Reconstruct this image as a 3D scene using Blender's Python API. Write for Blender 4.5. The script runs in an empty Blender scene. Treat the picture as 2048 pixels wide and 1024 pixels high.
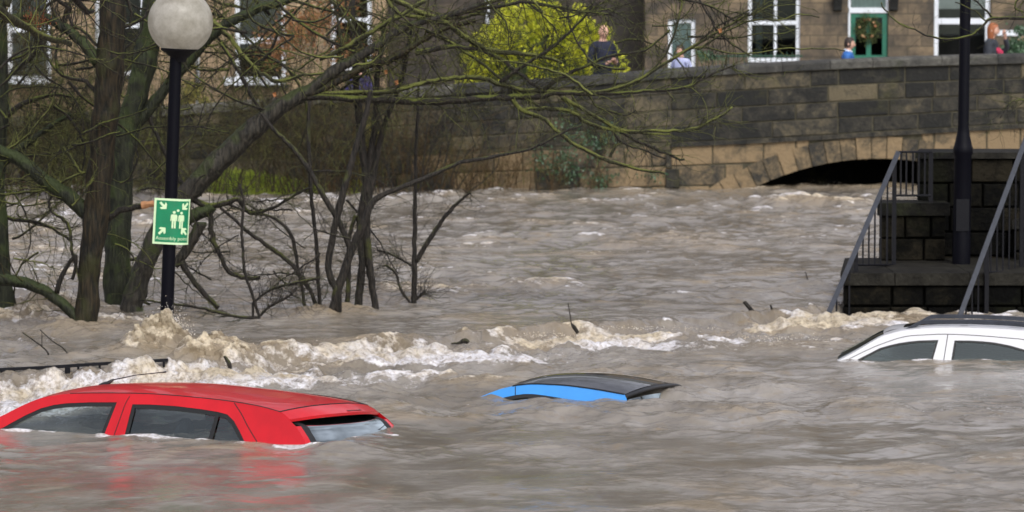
import bpy, bmesh, math, random
import numpy as np
from mathutils import Vector, Matrix, Euler, geometry, noise as mnoise
random.seed(7)
SC = bpy.context.scene
COL = SC.collection
PI = math.pi
# ------------------------------------------------------------------ camera
CH = 3.26; FPX = 7000.0; PITCH = math.atan((512-15)/FPX)
FW = Vector((0, math.cos(PITCH), -math.sin(PITCH))); UPV = Vector((0, math.sin(PITCH), math.cos(PITCH)))
CAMP = Vector((0, 0, CH))
def ray(px, py):
    return FW + Vector((1, 0, 0))*((px-1024)/FPX) + UPV*((512-py)/FPX)
def P(px, py, Y):
    r = ray(px, py); return CAMP + r*(Y/r.y)
def G(px, py, z=0.0):
    r = ray(px, py); return CAMP + r*((z-CH)/r.z)
cam_d = bpy.data.cameras.new('camera'); cam = bpy.data.objects.new('camera', cam_d); COL.objects.link(cam)
cam.location = CAMP; cam.rotation_euler = (PI/2-PITCH, 0, 0)
cam_d.sensor_width = 36; cam_d.lens = 36*FPX/2048
cam_d.clip_start = 0.5; cam_d.clip_end = 2000
cam_d.dof.use_dof = True; cam_d.dof.focus_distance = 26; cam_d.dof.aperture_fstop = 4.4
SC.camera = cam
# ------------------------------------------------------------------ light
w = bpy.data.worlds.new("World"); SC.world = w; w.use_nodes = True
nt = w.node_tree; N = nt.nodes; L = nt.links
for n in list(N): N.remove(n)
SUN_EL, SUN_ROT = math.radians(47), math.radians(160)
sky = N.new('ShaderNodeTexSky'); sky.sky_type = 'NISHITA'; sky.sun_disc = False
sky.sun_elevation = SUN_EL; sky.sun_rotation = SUN_ROT; sky.air_density = 1.2; sky.dust_density = 3.0; sky.ozone_density = 1.5
hs = N.new('ShaderNodeHueSaturation'); hs.inputs['Hue'].default_value = .55; hs.inputs['Saturation'].default_value = 0.28; hs.inputs['Value'].default_value = 1.0
tc = N.new('ShaderNodeTexCoord'); nz = N.new('ShaderNodeTexNoise'); nz.inputs['Scale'].default_value = 2.6; nz.inputs['Detail'].default_value = 5
mp = N.new('ShaderNodeMapping'); mp.inputs['Scale'].default_value = (1, 1, 3.5)
rp = N.new('ShaderNodeMapRange'); rp.inputs['From Min'].default_value = .32; rp.inputs['From Max'].default_value = .7
rp.inputs['To Min'].default_value = .35; rp.inputs['To Max'].default_value = 1.85
ml = N.new('ShaderNodeVectorMath'); ml.operation = 'SCALE'
bg = N.new('ShaderNodeBackground'); bg.inputs['Strength'].default_value = 0.15; wo = N.new('ShaderNodeOutputWorld')
L.new(tc.outputs['Generated'], mp.inputs['Vector']); L.new(mp.outputs[0], nz.inputs['Vector'])
L.new(nz.outputs['Fac'], rp.inputs['Value']); L.new(sky.outputs[0], hs.inputs['Color'])
L.new(hs.outputs[0], ml.inputs[0]); L.new(rp.outputs[0], ml.inputs['Scale'])
L.new(ml.outputs[0], bg.inputs['Color']); L.new(bg.outputs[0], wo.inputs['Surface'])
sd = bpy.data.lights.new('sun', 'SUN'); sd.energy = 0.6; sd.angle = math.radians(14); sd.color = (1, .97, .92)
so = bpy.data.objects.new('sun', sd); COL.objects.link(so)
sdir = Vector((math.sin(SUN_ROT)*math.cos(SUN_EL), math.cos(SUN_ROT)*math.cos(SUN_EL), math.sin(SUN_EL)))
so.rotation_euler = sdir.to_track_quat('Z', 'Y').to_euler(); so.location = (0, -10, 30)
SC.view_settings.view_transform = 'Standard'; SC.view_settings.look = 'None'
SC.view_settings.exposure = 0.46; SC.view_settings.gamma = 1
SC.cycles.max_bounces = 8; SC.cycles.transparent_max_bounces = 12
# ------------------------------------------------------------------ helpers
def tag(o, label=None, cat=None, group=None, kind=None):
    if label: o['label'] = label
    if cat: o['category'] = cat
    if group: o['group'] = group
    if kind: o['kind'] = kind
    return o
def empty(name, loc=(0, 0, 0), mat=None):
    o = bpy.data.objects.new(name, None); COL.objects.link(o); o.empty_display_size = .2
    if mat is not None: o.matrix_world = mat
    else: o.location = loc
    return o
class MB:
    """collects faces and links them as one mesh object"""
    def __init__(s): s.v = []; s.f = []; s.m = []; s.attr = {}
    def add(s, vs, fs, mi=0, **at):
        b = len(s.v); s.v += [tuple(v) for v in vs]
        s.f += [tuple(i+b for i in f) for f in fs]; s.m += [mi]*len(fs)
        for k, val in at.items():
            a = s.attr.setdefault(k, {})
            for i in range(len(vs)): a[b+i] = val
    def box(s, x0, x1, y0, y1, z0, z1, mi=0, **at):
        s.add([(x0,y0,z0),(x1,y0,z0),(x1,y1,z0),(x0,y1,z0),(x0,y0,z1),(x1,y0,z1),(x1,y1,z1),(x0,y1,z1)],
              [(0,3,2,1),(4,5,6,7),(0,1,5,4),(1,2,6,5),(2,3,7,6),(3,0,4,7)], mi, **at)
    def hexa(s, p, mi=0, **at):   # 8 pts same order as box
        s.add(p, [(0,3,2,1),(4,5,6,7),(0,1,5,4),(1,2,6,5),(2,3,7,6),(3,0,4,7)], mi, **at)
    def tube(s, pts, rad, n=6, mi=0, cap=True, rough=0, **at):
        pts = [Vector(p) for p in pts]; k = len(pts)
        if not hasattr(rad, '__len__'): rad = [rad]*k
        vs = []; up = Vector((0, 0, 1)); prev = None
        for i, p in enumerate(pts):
            d = (pts[min(i+1, k-1)]-pts[max(i-1, 0)])
            if d.length < 1e-9: d = Vector((0, 0, 1))
            d.normalize()
            if prev is None:
                a = d.cross(Vector((0, 1, 0)) if abs(d.y) < .9 else Vector((1, 0, 0))).normalized()
            else:
                a = (prev - d*prev.dot(d))
                a = a.normalized() if a.length > 1e-6 else d.orthogonal().normalized()
            prev = a; b = d.cross(a)
            for j in range(n):
                t = 2*PI*j/n; r = rad[i]
                if rough: r *= 1+rough*(mnoise.noise(Vector((math.cos(t)*1.7, math.sin(t)*1.7, i*.25+p.x*3))))
                vs.append(p+(a*math.cos(t)+b*math.sin(t))*r)
        fs = [(i*n+j, i*n+(j+1) % n, (i+1)*n+(j+1) % n, (i+1)*n+j) for i in range(k-1) for j in range(n)]
        if cap: fs += [tuple(range(n-1, -1, -1)), tuple((k-1)*n+j for j in range(n))]
        s.add(vs, fs, mi, **at)
    def lathe(s, prof, c=(0, 0, 0), n=24, mi=0):
        c = Vector(c); vs = [(c.x+r*math.cos(2*PI*j/n), c.y+r*math.sin(2*PI*j/n), c.z+z) for r, z in prof for j in range(n)]
        fs = [(i*n+j, i*n+(j+1) % n, (i+1)*n+(j+1) % n, (i+1)*n+j) for i in range(len(prof)-1) for j in range(n)]
        s.add(vs, fs, mi)
    def grid(s, rows, mi=0):
        k = len(rows[0]); vs = [p for r in rows for p in r]
        s.add(vs, [(i*k+j, i*k+j+1, (i+1)*k+j+1, (i+1)*k+j) for i in range(len(rows)-1) for j in range(k-1)], mi)
    def build(s, name, mats, parent=None, smooth=False, loc=None):
        me = bpy.data.meshes.new(name); me.from_pydata(s.v, [], s.f); me.update()
        if not isinstance(mats, (list, tuple)): mats = [mats]
        for m in mats: me.materials.append(m)
        if len(mats) > 1: me.polygons.foreach_set('material_index', s.m)
        for k, a in s.attr.items():
            at = me.attributes.new(k, 'FLOAT', 'POINT')
            at.data.foreach_set('value', [float(a.get(i, 0)) for i in range(len(s.v))])
        if smooth:
            me.shade_smooth()
            if smooth is not True: me.set_sharp_from_angle(angle=math.radians(smooth))
        o = bpy.data.objects.new(name, me); COL.objects.link(o)
        if parent: o.parent = parent
        if loc is not None: o.location = loc
        return o
def catmull(pts, sub=4):
    """pts: list of tuples (any dimension)"""
    out = []; n = len(pts)
    for i in range(n-1):
        p0, p1, p2, p3 = pts[max(i-1, 0)], pts[i], pts[i+1], pts[min(i+2, n-1)]
        for k in range(sub):
            t = k/sub
            out.append(tuple(.5*((2*b)+(-a+c)*t+(2*a-5*b+4*c-d)*t*t+(-a+3*b-3*c+d)*t**3) for a, b, c, d in zip(p0, p1, p2, p3)))
    out.append(tuple(pts[-1])); return out
def interp(x, tab):
    if x <= tab[0][0]: return tab[0][1]
    for (a, b), (c, d) in zip(tab, tab[1:]):
        if x <= c: return b+(d-b)*(x-a)/(c-a)
    return tab[-1][1]
# ------------------------------------------------------------------ materials
def mat(name, col=(.5, .5, .5), rough=.6, metal=0, spec=.5, var=0, vscale=4, bump=0, bscale=20, col2=None, coat=0, detail=4, stretch=None, alpha=None):
    m = bpy.data.materials.new(name); m.use_nodes = True; nt = m.node_tree; b = nt.nodes['Principled BSDF']
    b.inputs['Base Color'].default_value = (*col, 1); b.inputs['Roughness'].default_value = rough
    b.inputs['Metallic'].default_value = metal; b.inputs['Specular IOR Level'].default_value = spec
    b.inputs['Coat Weight'].default_value = coat; b.inputs['Coat Roughness'].default_value = .04
    co = nt.nodes.new('ShaderNodeTexCoord'); src = co.outputs['Object']
    if stretch:
        mpn = nt.nodes.new('ShaderNodeMapping'); mpn.inputs['Scale'].default_value = stretch
        nt.links.new(src, mpn.inputs['Vector']); src = mpn.outputs[0]
    if col2 or var:
        n = nt.nodes.new('ShaderNodeTexNoise'); n.inputs['Scale'].default_value = vscale; n.inputs['Detail'].default_value = detail
        n.inputs['Roughness'].default_value = .65
        r = nt.nodes.new('ShaderNodeValToRGB'); r.color_ramp.elements[0].position = .36; r.color_ramp.elements[1].position = .64
        c2 = col2 if col2 else tuple(c*(1+var) for c in col); c1 = col if col2 else tuple(c*(1-var) for c in col)
        r.color_ramp.elements[0].color = (*c1, 1); r.color_ramp.elements[1].color = (*c2, 1)
        nt.links.new(src, n.inputs['Vector']); nt.links.new(n.outputs['Fac'], r.inputs['Fac']); nt.links.new(r.outputs[0], b.inputs['Base Color'])
    if bump:
        n2 = nt.nodes.new('ShaderNodeTexNoise'); n2.inputs['Scale'].default_value = bscale; n2.inputs['Detail'].default_value = 5
        bp = nt.nodes.new('ShaderNodeBump'); bp.inputs['Strength'].default_value = bump; bp.inputs['Distance'].default_value = .02
        nt.links.new(src, n2.inputs['Vector']); nt.links.new(n2.outputs['Fac'], bp.inputs['Height']); nt.links.new(bp.outputs[0], b.inputs['Normal'])
    return m
def bark(name, dark, mid, moss, mossamt, scale=1.0):
    m = bpy.data.materials.new(name); m.use_nodes = True; nt = m.node_tree; b = nt.nodes['Principled BSDF']; Nn = nt.nodes; Ll = nt.links
    b.inputs['Roughness'].default_value = .7; b.inputs['Specular IOR Level'].default_value = .35
    co = Nn.new('ShaderNodeTexCoord'); mpn = Nn.new('ShaderNodeMapping'); mpn.inputs['Scale'].default_value = (1, 1, .16)
    Ll.new(co.outputs['Object'], mpn.inputs['Vector'])
    n = Nn.new('ShaderNodeTexNoise'); n.inputs['Scale'].default_value = 38*scale; n.inputs['Detail'].default_value = 4; Ll.new(mpn.outputs[0], n.inputs['Vector'])
    r = Nn.new('ShaderNodeValToRGB'); r.color_ramp.elements[0].position = .38; r.color_ramp.elements[1].position = .66
    r.color_ramp.elements[0].color = (*dark, 1); r.color_ramp.elements[1].color = (*mid, 1); Ll.new(n.outputs['Fac'], r.inputs['Fac'])
    ge = Nn.new('ShaderNodeNewGeometry'); sx = Nn.new('ShaderNodeSeparateXYZ'); Ll.new(ge.outputs['Normal'], sx.inputs[0])
    n2 = Nn.new('ShaderNodeTexNoise'); n2.inputs['Scale'].default_value = 4.2; n2.inputs['Detail'].default_value = 6; Ll.new(co.outputs['Object'], n2.inputs['Vector'])
    ma = Nn.new('ShaderNodeMath'); ma.operation = 'MULTIPLY_ADD'; ma.inputs[1].default_value = .22; ma.inputs[2].default_value = mossamt-.5; Ll.new(sx.outputs[2], ma.inputs[0])
    ad = Nn.new('ShaderNodeMath'); ad.operation = 'ADD'; Ll.new(n2.outputs['Fac'], ad.inputs[0]); Ll.new(ma.outputs[0], ad.inputs[1])
    r2 = Nn.new('ShaderNodeMapRange'); r2.inputs['From Min'].default_value = .5; r2.inputs['From Max'].default_value = .62; Ll.new(ad.outputs[0], r2.inputs['Value'])
    mx = Nn.new('ShaderNodeMix'); mx.data_type = 'RGBA'; Ll.new(r2.outputs[0], mx.inputs['Factor']); Ll.new(r.outputs[0], mx.inputs['A']); mx.inputs['B'].default_value = (*moss, 1)
    Ll.new(mx.outputs['Result'], b.inputs['Base Color'])
    bp = Nn.new('ShaderNodeBump'); bp.inputs['Strength'].default_value = .9; bp.inputs['Distance'].default_value = .03
    Ll.new(n.outputs['Fac'], bp.inputs['Height']); Ll.new(bp.outputs[0], b.inputs['Normal'])
    return m
def glass(name, tint=(.88, .94, .93), mixf=.16, rough=.02):
    m = bpy.data.materials.new(name); m.use_nodes = True; nt = m.node_tree; Nn = nt.nodes; Ll = nt.links
    Nn.remove(Nn['Principled BSDF']); b = Nn.new('ShaderNodeBsdfGlossy'); b.inputs['Color'].default_value = (.50, .57, .57, 1); b.inputs['Roughness'].default_value = rough
    t = Nn.new('ShaderNodeBsdfTransparent'); t.inputs['Color'].default_value = (*tint, 1)
    fr = Nn.new('ShaderNodeFresnel'); fr.inputs['IOR'].default_value = 1.45
    mr = Nn.new('ShaderNodeMath'); mr.operation = 'ADD'; mr.inputs[1].default_value = mixf; mr.use_clamp = True
    mx = Nn.new('ShaderNodeMixShader'); Ll.new(fr.outputs[0], mr.inputs[0]); Ll.new(mr.outputs[0], mx.inputs['Fac'])
    Ll.new(t.outputs[0], mx.inputs[1]); Ll.new(b.outputs[0], mx.inputs[2]); Ll.new(mx.outputs[0], Nn['Material Output'].inputs['Surface'])
    return m
def stone(name, dark, mid, tan, rough=.85, stain=.5, wet=.4, mossc=(.10, .11, .03), mossamt=.3, bumps=.6):
    """per-stone tone from the 'tone' attribute (0 dark .. 1 pale/tan), plus stains and moss patches"""
    m = bpy.data.materials.new(name); m.use_nodes = True; nt = m.node_tree; Nn = nt.nodes; Ll = nt.links; b = Nn['Principled BSDF']
    b.inputs['Roughness'].default_value = rough; b.inputs['Specular IOR Level'].default_value = wet
    at = Nn.new('ShaderNodeAttribute'); at.attribute_name = 'tone'
    co = Nn.new('ShaderNodeTexCoord')
    n = Nn.new('ShaderNodeTexNoise'); n.inputs['Scale'].default_value = 3.6; n.inputs['Detail'].default_value = 9; n.inputs['Roughness'].default_value = .78; n.inputs['Distortion'].default_value = .4; Ll.new(co.outputs['Object'], n.inputs['Vector'])
    a1 = Nn.new('ShaderNodeMath'); a1.operation = 'MULTIPLY_ADD'; a1.inputs[1].default_value = stain*2; a1.inputs[2].default_value = -stain; Ll.new(n.outputs['Fac'], a1.inputs[0])
    a2 = Nn.new('ShaderNodeMath'); a2.operation = 'ADD'; Ll.new(at.outputs['Fac'], a2.inputs[0]); Ll.new(a1.outputs[0], a2.inputs[1])
    r = Nn.new('ShaderNodeValToRGB'); e = r.color_ramp.elements; e[0].position = .12; e[0].color = (*dark, 1); e[1].position = .85; e[1].color = (*tan, 1)
    k = e.new(.48); k.color = (*mid, 1); Ll.new(a2.outputs[0], r.inputs['Fac'])
    n2 = Nn.new('ShaderNodeTexNoise'); n2.inputs['Scale'].default_value = 1.1; n2.inputs['Detail'].default_value = 6; n2.inputs['Roughness'].default_value = .7; Ll.new(co.outputs['Object'], n2.inputs['Vector'])
    mr = Nn.new('ShaderNodeMapRange'); mr.inputs['From Min'].default_value = .56; mr.inputs['From Max'].default_value = .74; mr.inputs['To Max'].default_value = mossamt*1.6; Ll.new(n2.outputs['Fac'], mr.inputs['Value'])
    mx = Nn.new('ShaderNodeMix'); mx.data_type = 'RGBA'; Ll.new(mr.outputs[0], mx.inputs['Factor']); Ll.new(r.outputs[0], mx.inputs['A']); mx.inputs['B'].default_value = (*mossc, 1)
    Ll.new(mx.outputs['Result'], b.inputs['Base Color'])
    n3 = Nn.new('ShaderNodeTexNoise'); n3.inputs['Scale'].default_value = 22; n3.inputs['Detail'].default_value = 5; Ll.new(co.outputs['Object'], n3.inputs['Vector'])
    bp = Nn.new('ShaderNodeBump'); bp.inputs['Strength'].default_value = bumps; bp.inputs['Distance'].default_value = .03
    Ll.new(n3.outputs['Fac'], bp.inputs['Height']); Ll.new(bp.outputs[0], b.inputs['Normal'])
    return m
M = {}
M['red'] = mat('red_paint', (.56, .005, .013), .3, var=.10, vscale=2.5, spec=.3, coat=.45)
M['blue'] = mat('blue_paint', (.055, .29, .74), .34, var=.05, vscale=3, spec=.35, coat=.45)
M['white'] = mat('white_paint', (.64, .64, .67), .3, coat=.6)
M['blackroof'] = mat('wet_black_paint', (.045, .05, .058), .14, coat=1, var=.4, vscale=5, bump=.12, bscale=30, stretch=(1, 1, 1))
M['black'] = mat('black_plastic', (.012, .013, .015), .45)
M['rubber'] = mat('rubber_seal', (.01, .01, .011), .55)
M['trim'] = mat('interior_trim', (.08, .085, .09), .8, var=.2)
M['seat'] = mat('seat_fabric', (.035, .042, .05), .9, var=.3, vscale=12)
M['glass'] = glass('car_glass')
M['dkglass'] = glass('dark_car_glass', (.42, .50, .48), .09)
M['roofglass'] = mat('dark_roof_glass', (.01, .012, .014), .08, coat=1)
M['hglass'] = glass('house_glass', (.4, .42, .42), .12)
M['iron'] = mat('black_iron', (.005, .005, .008), .55, spec=.22, bump=.15, bscale=30)
M['iron_post'] = mat('painted_lamp_post', (.002, .002, .005), .5, spec=.12, bump=.1, bscale=14)
M['handrail'] = mat('wet_grey_handrail', (.03, .034, .045), .4, metal=.0, spec=.4, var=.2, vscale=10)
M['upvc'] = mat('white_window_paint', (.72, .75, .82), .4, var=.05)
M['green'] = mat('green_door_paint', (.015, .14, .09), .35, var=.15)
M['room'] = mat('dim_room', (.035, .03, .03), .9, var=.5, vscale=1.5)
M['blind'] = mat('pale_blind', (.5, .52, .52), .8, var=.08, vscale=3)
M['curtain'] = mat('net_curtain', (.34, .42, .42), .9, var=.2, vscale=6, stretch=(6, 1, .4))
M['slate'] = mat('slate_roof', (.06, .062, .07), .6, var=.3, vscale=6)
M['bark'] = bark('bark_brown', (.005, .0045, .0025), (.040, .028, .013), (.030, .030, .009), .46)
M['barkgreen'] = bark('bark_mossy', (.007, .009, .005), (.030, .033, .017), (.032, .044, .012), .52)
M['barkgrey'] = bark('bark_grey', (.012, .011, .009), (.050, .043, .033), (.034, .042, .012), .40)
M['branch'] = bark('branch_dark', (.009, .008, .007), (.034, .027, .020), (.10, .115, .02), .42, 2)
M['lichen'] = bark('branch_lichen', (.014, .013, .007), (.05, .05, .02), (.13, .14, .032), .50, 2)
M['twig'] = bark('twig_brown', (.016, .012, .007), (.060, .044, .02), (.10, .10, .025), .46, 2)
M['stem'] = bark('stem_dark', (.009, .008, .007), (.04, .032, .026), (.06, .065, .015), .40, 2)
M['bramble'] = bark('bramble', (.04, .025, .01), (.13, .075, .03), (.10, .10, .02), .42, 1)
M['wood_raw'] = mat('broken_wood', (.42, .20, .09), .7, var=.2, vscale=20)
# ================================================================== WATER
def _hash(ix, iy, seed):
    h = (ix.astype(np.int64)*374761393 + iy.astype(np.int64)*668265263 + seed*1442695041) & 0xffffffff
    h = ((h ^ (h >> 13))*1274126177) & 0xffffffff
    return ((h ^ (h >> 16)) & 0xffff)/65536.0
def perlin(x, y, seed=0):
    x0 = np.floor(x); y0 = np.floor(y); fx = x-x0; fy = y-y0
    u = fx*fx*fx*(fx*(fx*6-15)+10); v = fy*fy*fy*(fy*(fy*6-15)+10)
    def g(dx, dy):
        a = _hash(x0+dx, y0+dy, seed)*2*PI
        return np.cos(a)*(fx-dx)+np.sin(a)*(fy-dy)
    a = g(0, 0); b = g(1, 0); c = g(0, 1); d = g(1, 1)
    return (a+(b-a)*u)+((c+(d-c)*u)-(a+(b-a)*u))*v
def sstep(a, b, x):
    t = np.clip((x-a)/(b-a), 0, 1); return t*t*(3-2*t)
UPZ = 0.11
wl_px = [(-900, 768), (0, 779), (250, 767), (330, 760), (450, 741), (700, 712), (930, 692), (1150, 668), (1500, 646), (1655, 634)]
wl = [(G(a, b).x, G(a, b).y) for a, b in wl_px]; wl += [(3.65, 37.7), (4.6, 39.6), (30, 41)]
wlx = np.array([p[0] for p in wl]); wly = np.array([p[1] for p in wl])
# mounds: px, py, height, rx, ry, foam
mounds_px = [(338, 716, .22, .20, .4, .9), (300, 722, .15, .22, .35, .8), (262, 730, .08, .2, .35, .8), (432, 728, .15, .20, .4, .6), (380, 738, .10, .2, .3, .7), (235, 672, .10, .35, .6, .8),
             (90, 648, .16, .5, 1.2, .5), (150, 690, .07, .4, .4, .6), (470, 735, .10, .25, .3, .9), (560, 725, .08, .35, .3, .8), (760, 705, .06, .4, .3, .8),
             (690, 648, .08, .3, .4, .5), (605, 655, .07, .35, .5, .5), (828, 625, .07, .18, .3, .3), (870, 594, .03, .3, .4, 1.0), (930, 596, .03, .3, .3, .8), (740, 622, .05, .2, .3, .4),
             (928, 690, .06, .07, .15, .8), (1060, 685, .03, .5, .3, .6), (1200, 672, .03, .4, .3, .6), (1650, 652, .035, .4, .6, .7), (1560, 690, .04, .45, .5, .6), (1740, 648, .03, .4, .4, .6), (1850, 646, .03, .5, .4, .6),
             (1380, 500, .07, .45, .8, .15), (1250, 508, .05, .3, .5, .15), (1440, 516, .05, .3, .4, .3), (1090, 590, .035, .3, .4, .15), (1620, 425, .07, .6, .8, .5), (1570, 412, .05, .3, .5, .5),
             (1660, 386, .13, .3, .6, .5), (1610, 388, .06, .3, .6, .4), (1720, 392, .06, .4, .6, .4), (1790, 392, .06, .3, .6, .4), (1550, 392, .03, .4, .5, .3), (1180, 384, .06, .5, .5, .3), (1370, 386, .06, .6, .5, .3),
             (692, 897, .055, .20, .25, .03), (655, 902, .03, .18, .2, .02), (740, 880, .03, .2, .3, .02), (655, 902, .02, .2, .3, .0), (1065, 806, .012, .2, .2, .0), (1215, 806, .012, .2, .2, .0), (955, 806, -.055, .35, .7, 0)]
mounds = [(G(a, b).x, G(a, b).y, h, rx, ry, f) for a, b, h, rx, ry, f in mounds_px]
def water_fn(X, Y):
    D = Y
    dy = .3*Y*Y/11410+.008
    yl = np.interp(X, wlx, wly); s = (Y-yl)*.75 + .08*perlin(X*1.3, Y*1.3, 91)
    wx = X + .5*perlin(X*.35, Y*.35, 3) + .12*perlin(X*1.5, Y*1.5, 4); wy = Y + .5*perlin(X*.35, Y*.35, 5)+.12*perlin(X*1.5, Y*1.5, 6)
    up = sstep(-.05, .12, s)
    # calm / rough map
    turb = np.exp(-((s+.75)/.75)**2)*sstep(7.5, 3.2, X)
    dn = np.where(s < 0, np.exp(-np.clip(-s, 0, None)/3.0), 0)
    base_amp = np.where(s > .1, 1.35, .90+.65*dn+.6*turb)
    smooth_up = np.exp(-((s-.35)/.5)**2)*sstep(-3, -1.5, X)
    base_amp = base_amp*(1-.6*smooth_up)
    left = sstep(-2.4, -3.6, X)*sstep(31, 32, Y)*sstep(44, 36, Y)
    base_amp += .9*left
    rough2 = sstep(-.1, .25, perlin(X*.22+3, Y*.12, 17))
    base_amp *= (.55+.75*rough2)*(1+.5*sstep(40, 58, Y))*(1-.38*sstep(28.5, 24.5, Y))
    calm = 1-.75*sstep(30.5, 27, Y)*sstep(.05, -.12, perlin(X*.45+7, Y*.4, 19))*(s < -2)
    h = np.zeros_like(X); crest = np.zeros_like(X)
    for lam, amp, sd_ in ((3.4, .026, 11), (1.7, .030, 12), (.85, .044, 13), (.42, .036, 14), (.21, .020, 15), (.1, .0065, 16)):
        n = perlin(wx/lam/1.05, wy/lam*.85, sd_)*1.5
        r = (1-np.abs(perlin(wx/lam/1.25+9, wy/lam*.85+4, sd_+40))*2.6)
        fade = sstep(1.2, 2.6, lam/dy)
        c = (.55*n+.45*(r-.35))*fade
        h += amp*c*(calm if lam < .5 else 1)
        if lam < 2: crest += c*amp*30
    h *= base_amp
    foam = np.zeros_like(X); tan = np.zeros_like(X)
    # step over the drowned wall
    prof = np.where(s > 0, UPZ-.02*np.exp(-s/.3), UPZ*np.exp(-(s/.20)**2)-.02*(1-np.exp(-(s/.20)**2)))
    wallmask = sstep(4.3, 3.3, X)
    far_level = UPZ
    z = prof*wallmask+sstep(-.4, .6, s)*UPZ*(1-wallmask)
    # streaked falling sheet
    z += (.022*perlin(X*4, Y*1.6, 61)+.008*perlin(X*13, Y*2, 62))*np.exp(-((s+.08)/.12)**2)
    z += h
    leftb = sstep(-2.3, -2.9, X)*np.exp(-((s+.25)/.35)**2)
    z += turb*.06*perlin(X*2.6, Y*2.2, 71)+turb*.034*(3*np.abs(perlin(X*4.6, Y*3.6, 72))-.6)+turb*.013*(3*np.abs(perlin(X*10, Y*8, 73))-.6)+turb*.005*(3*np.abs(perlin(X*27, Y*18, 76))-.6)
    z += leftb*(.02+.06*(3*np.abs(perlin(X*4.2, Y*4, 74))-.6)+.02*(3*np.abs(perlin(X*10, Y*8, 75))-.6)); tan += .5*leftb
    foam += leftb*.35
    foam += turb*(.46-.12*sstep(-1.5, 2, X)+.9*perlin(X*.9, Y*1.1, 93))*np.where(X < -.3, sstep(.03, -.10, s), sstep(-.16, -.32, s)); tan += np.exp(-((s+.65)/.28)**2)*.6*(s < 0)
    foam += (.36+.5*perlin(X*.8+5, Y*1.2, 94))*np.exp(-((s+1.4)/.9)**2)*sstep(5, -1, X)*(s < -.1) + .22*np.exp(-((s+1.0)/.6)**2)*sstep(-1.2, -2, X)
    foam += .46*sstep(.45, 1.3, crest)*np.clip(base_amp, 0, 1.2)*sstep(34, 37, Y) + .52*sstep(.5, 1.3, crest)*(s < 0)*(.35+.65*dn)
    foam += .35*left*sstep(.0, .5, perlin(X*1.1, Y*.9, 33)+.2)
    foam += .10*sstep(.1, .5, perlin(X*.5, Y*.4, 35))*(s < 0)
    dxh = np.zeros_like(X); dyh = np.zeros_like(X)
    tan += .8*sstep(.25, 1.1, crest)*sstep(-.15, .35, perlin(X*.7+2, Y*.5, 36))
    for (mx_, my_, mh, rx, ry, mf) in mounds:
        sel = (np.abs(X-mx_) < 3.2*rx) & (np.abs(Y-my_) < 3.2*ry)
        if not sel.any(): continue
        xs = X[sel]; ys = Y[sel]
        q = ((xs-mx_)/rx)**2+((ys-my_)/ry)**2
        q = q*(1+.5*perlin(xs*3/max(rx*2, .4), ys*3/max(rx*2, .4), 81))
        g_ = np.exp(-q)
        wq = .35*perlin(xs*7, ys*7, 86); rid = 3.0*np.abs(perlin(xs*4.5+wq, ys*3.6+wq, 82))-.6; rid2 = (3.0*np.abs(perlin(xs*9+wq, ys*8, 83))-.6)*.6+.35*(3*np.abs(perlin(xs*21, ys*17, 87))-.6)
        z[sel] += mh*g_*(1+(.45*rid+.26*rid2)*min(1, abs(mh)*10)*(1 if mf > .1 else .12))
        if mh > .07: dxh[sel] += g_*(.06*perlin(xs*6, ys*5, 84)+.03*perlin(xs*17, ys*11, 85))
        dyh[sel] -= g_*mh*(.7+.5*rid)
        tan[sel] += np.exp(-q*.6)*(.7 if mf > .1 else 0)
        foam[sel] += mf*np.exp(-q*.75)*(.50+.22*rid*(abs(mh) > .05)+.10*rid2*(abs(mh) > .05))  # crease shade put into the colour: foam thins there and mud shows
    for (pa, pb) in (((0, 852), (612, 895)), ((612, 895), (775, 866)), ((950, 800), (1255, 801)), ((1680, 722), (2150, 723))):
        a = G(*pa); c_ = G(*pb); dx_, dy_ = c_.x-a.x, c_.y-a.y; L2 = dx_*dx_+dy_*dy_
        t = np.clip(((X-a.x)*dx_+(Y-a.y)*dy_)/L2, 0, 1); dd = np.hypot(X-a.x-t*dx_, Y-a.y-t*dy_)
        foam += np.exp(-(dd/.10)**2)*np.clip(.40+1.1*perlin(X*4, Y*3, 97), 0, 1)
        z += .012*np.exp(-(dd/.12)**2)*(.5+perlin(X*5, Y*4, 98))
    fall = np.exp(-((s+.07)/.10)**2)*sstep(3.5, 3.2, X)*sstep(-2.5, -2.2, X)*(1-.6*np.clip(foam, 0, 1))
    return z, np.clip(foam, 0, 1), (dxh, dyh), np.clip(tan, 0, 1), calm, fall
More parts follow.
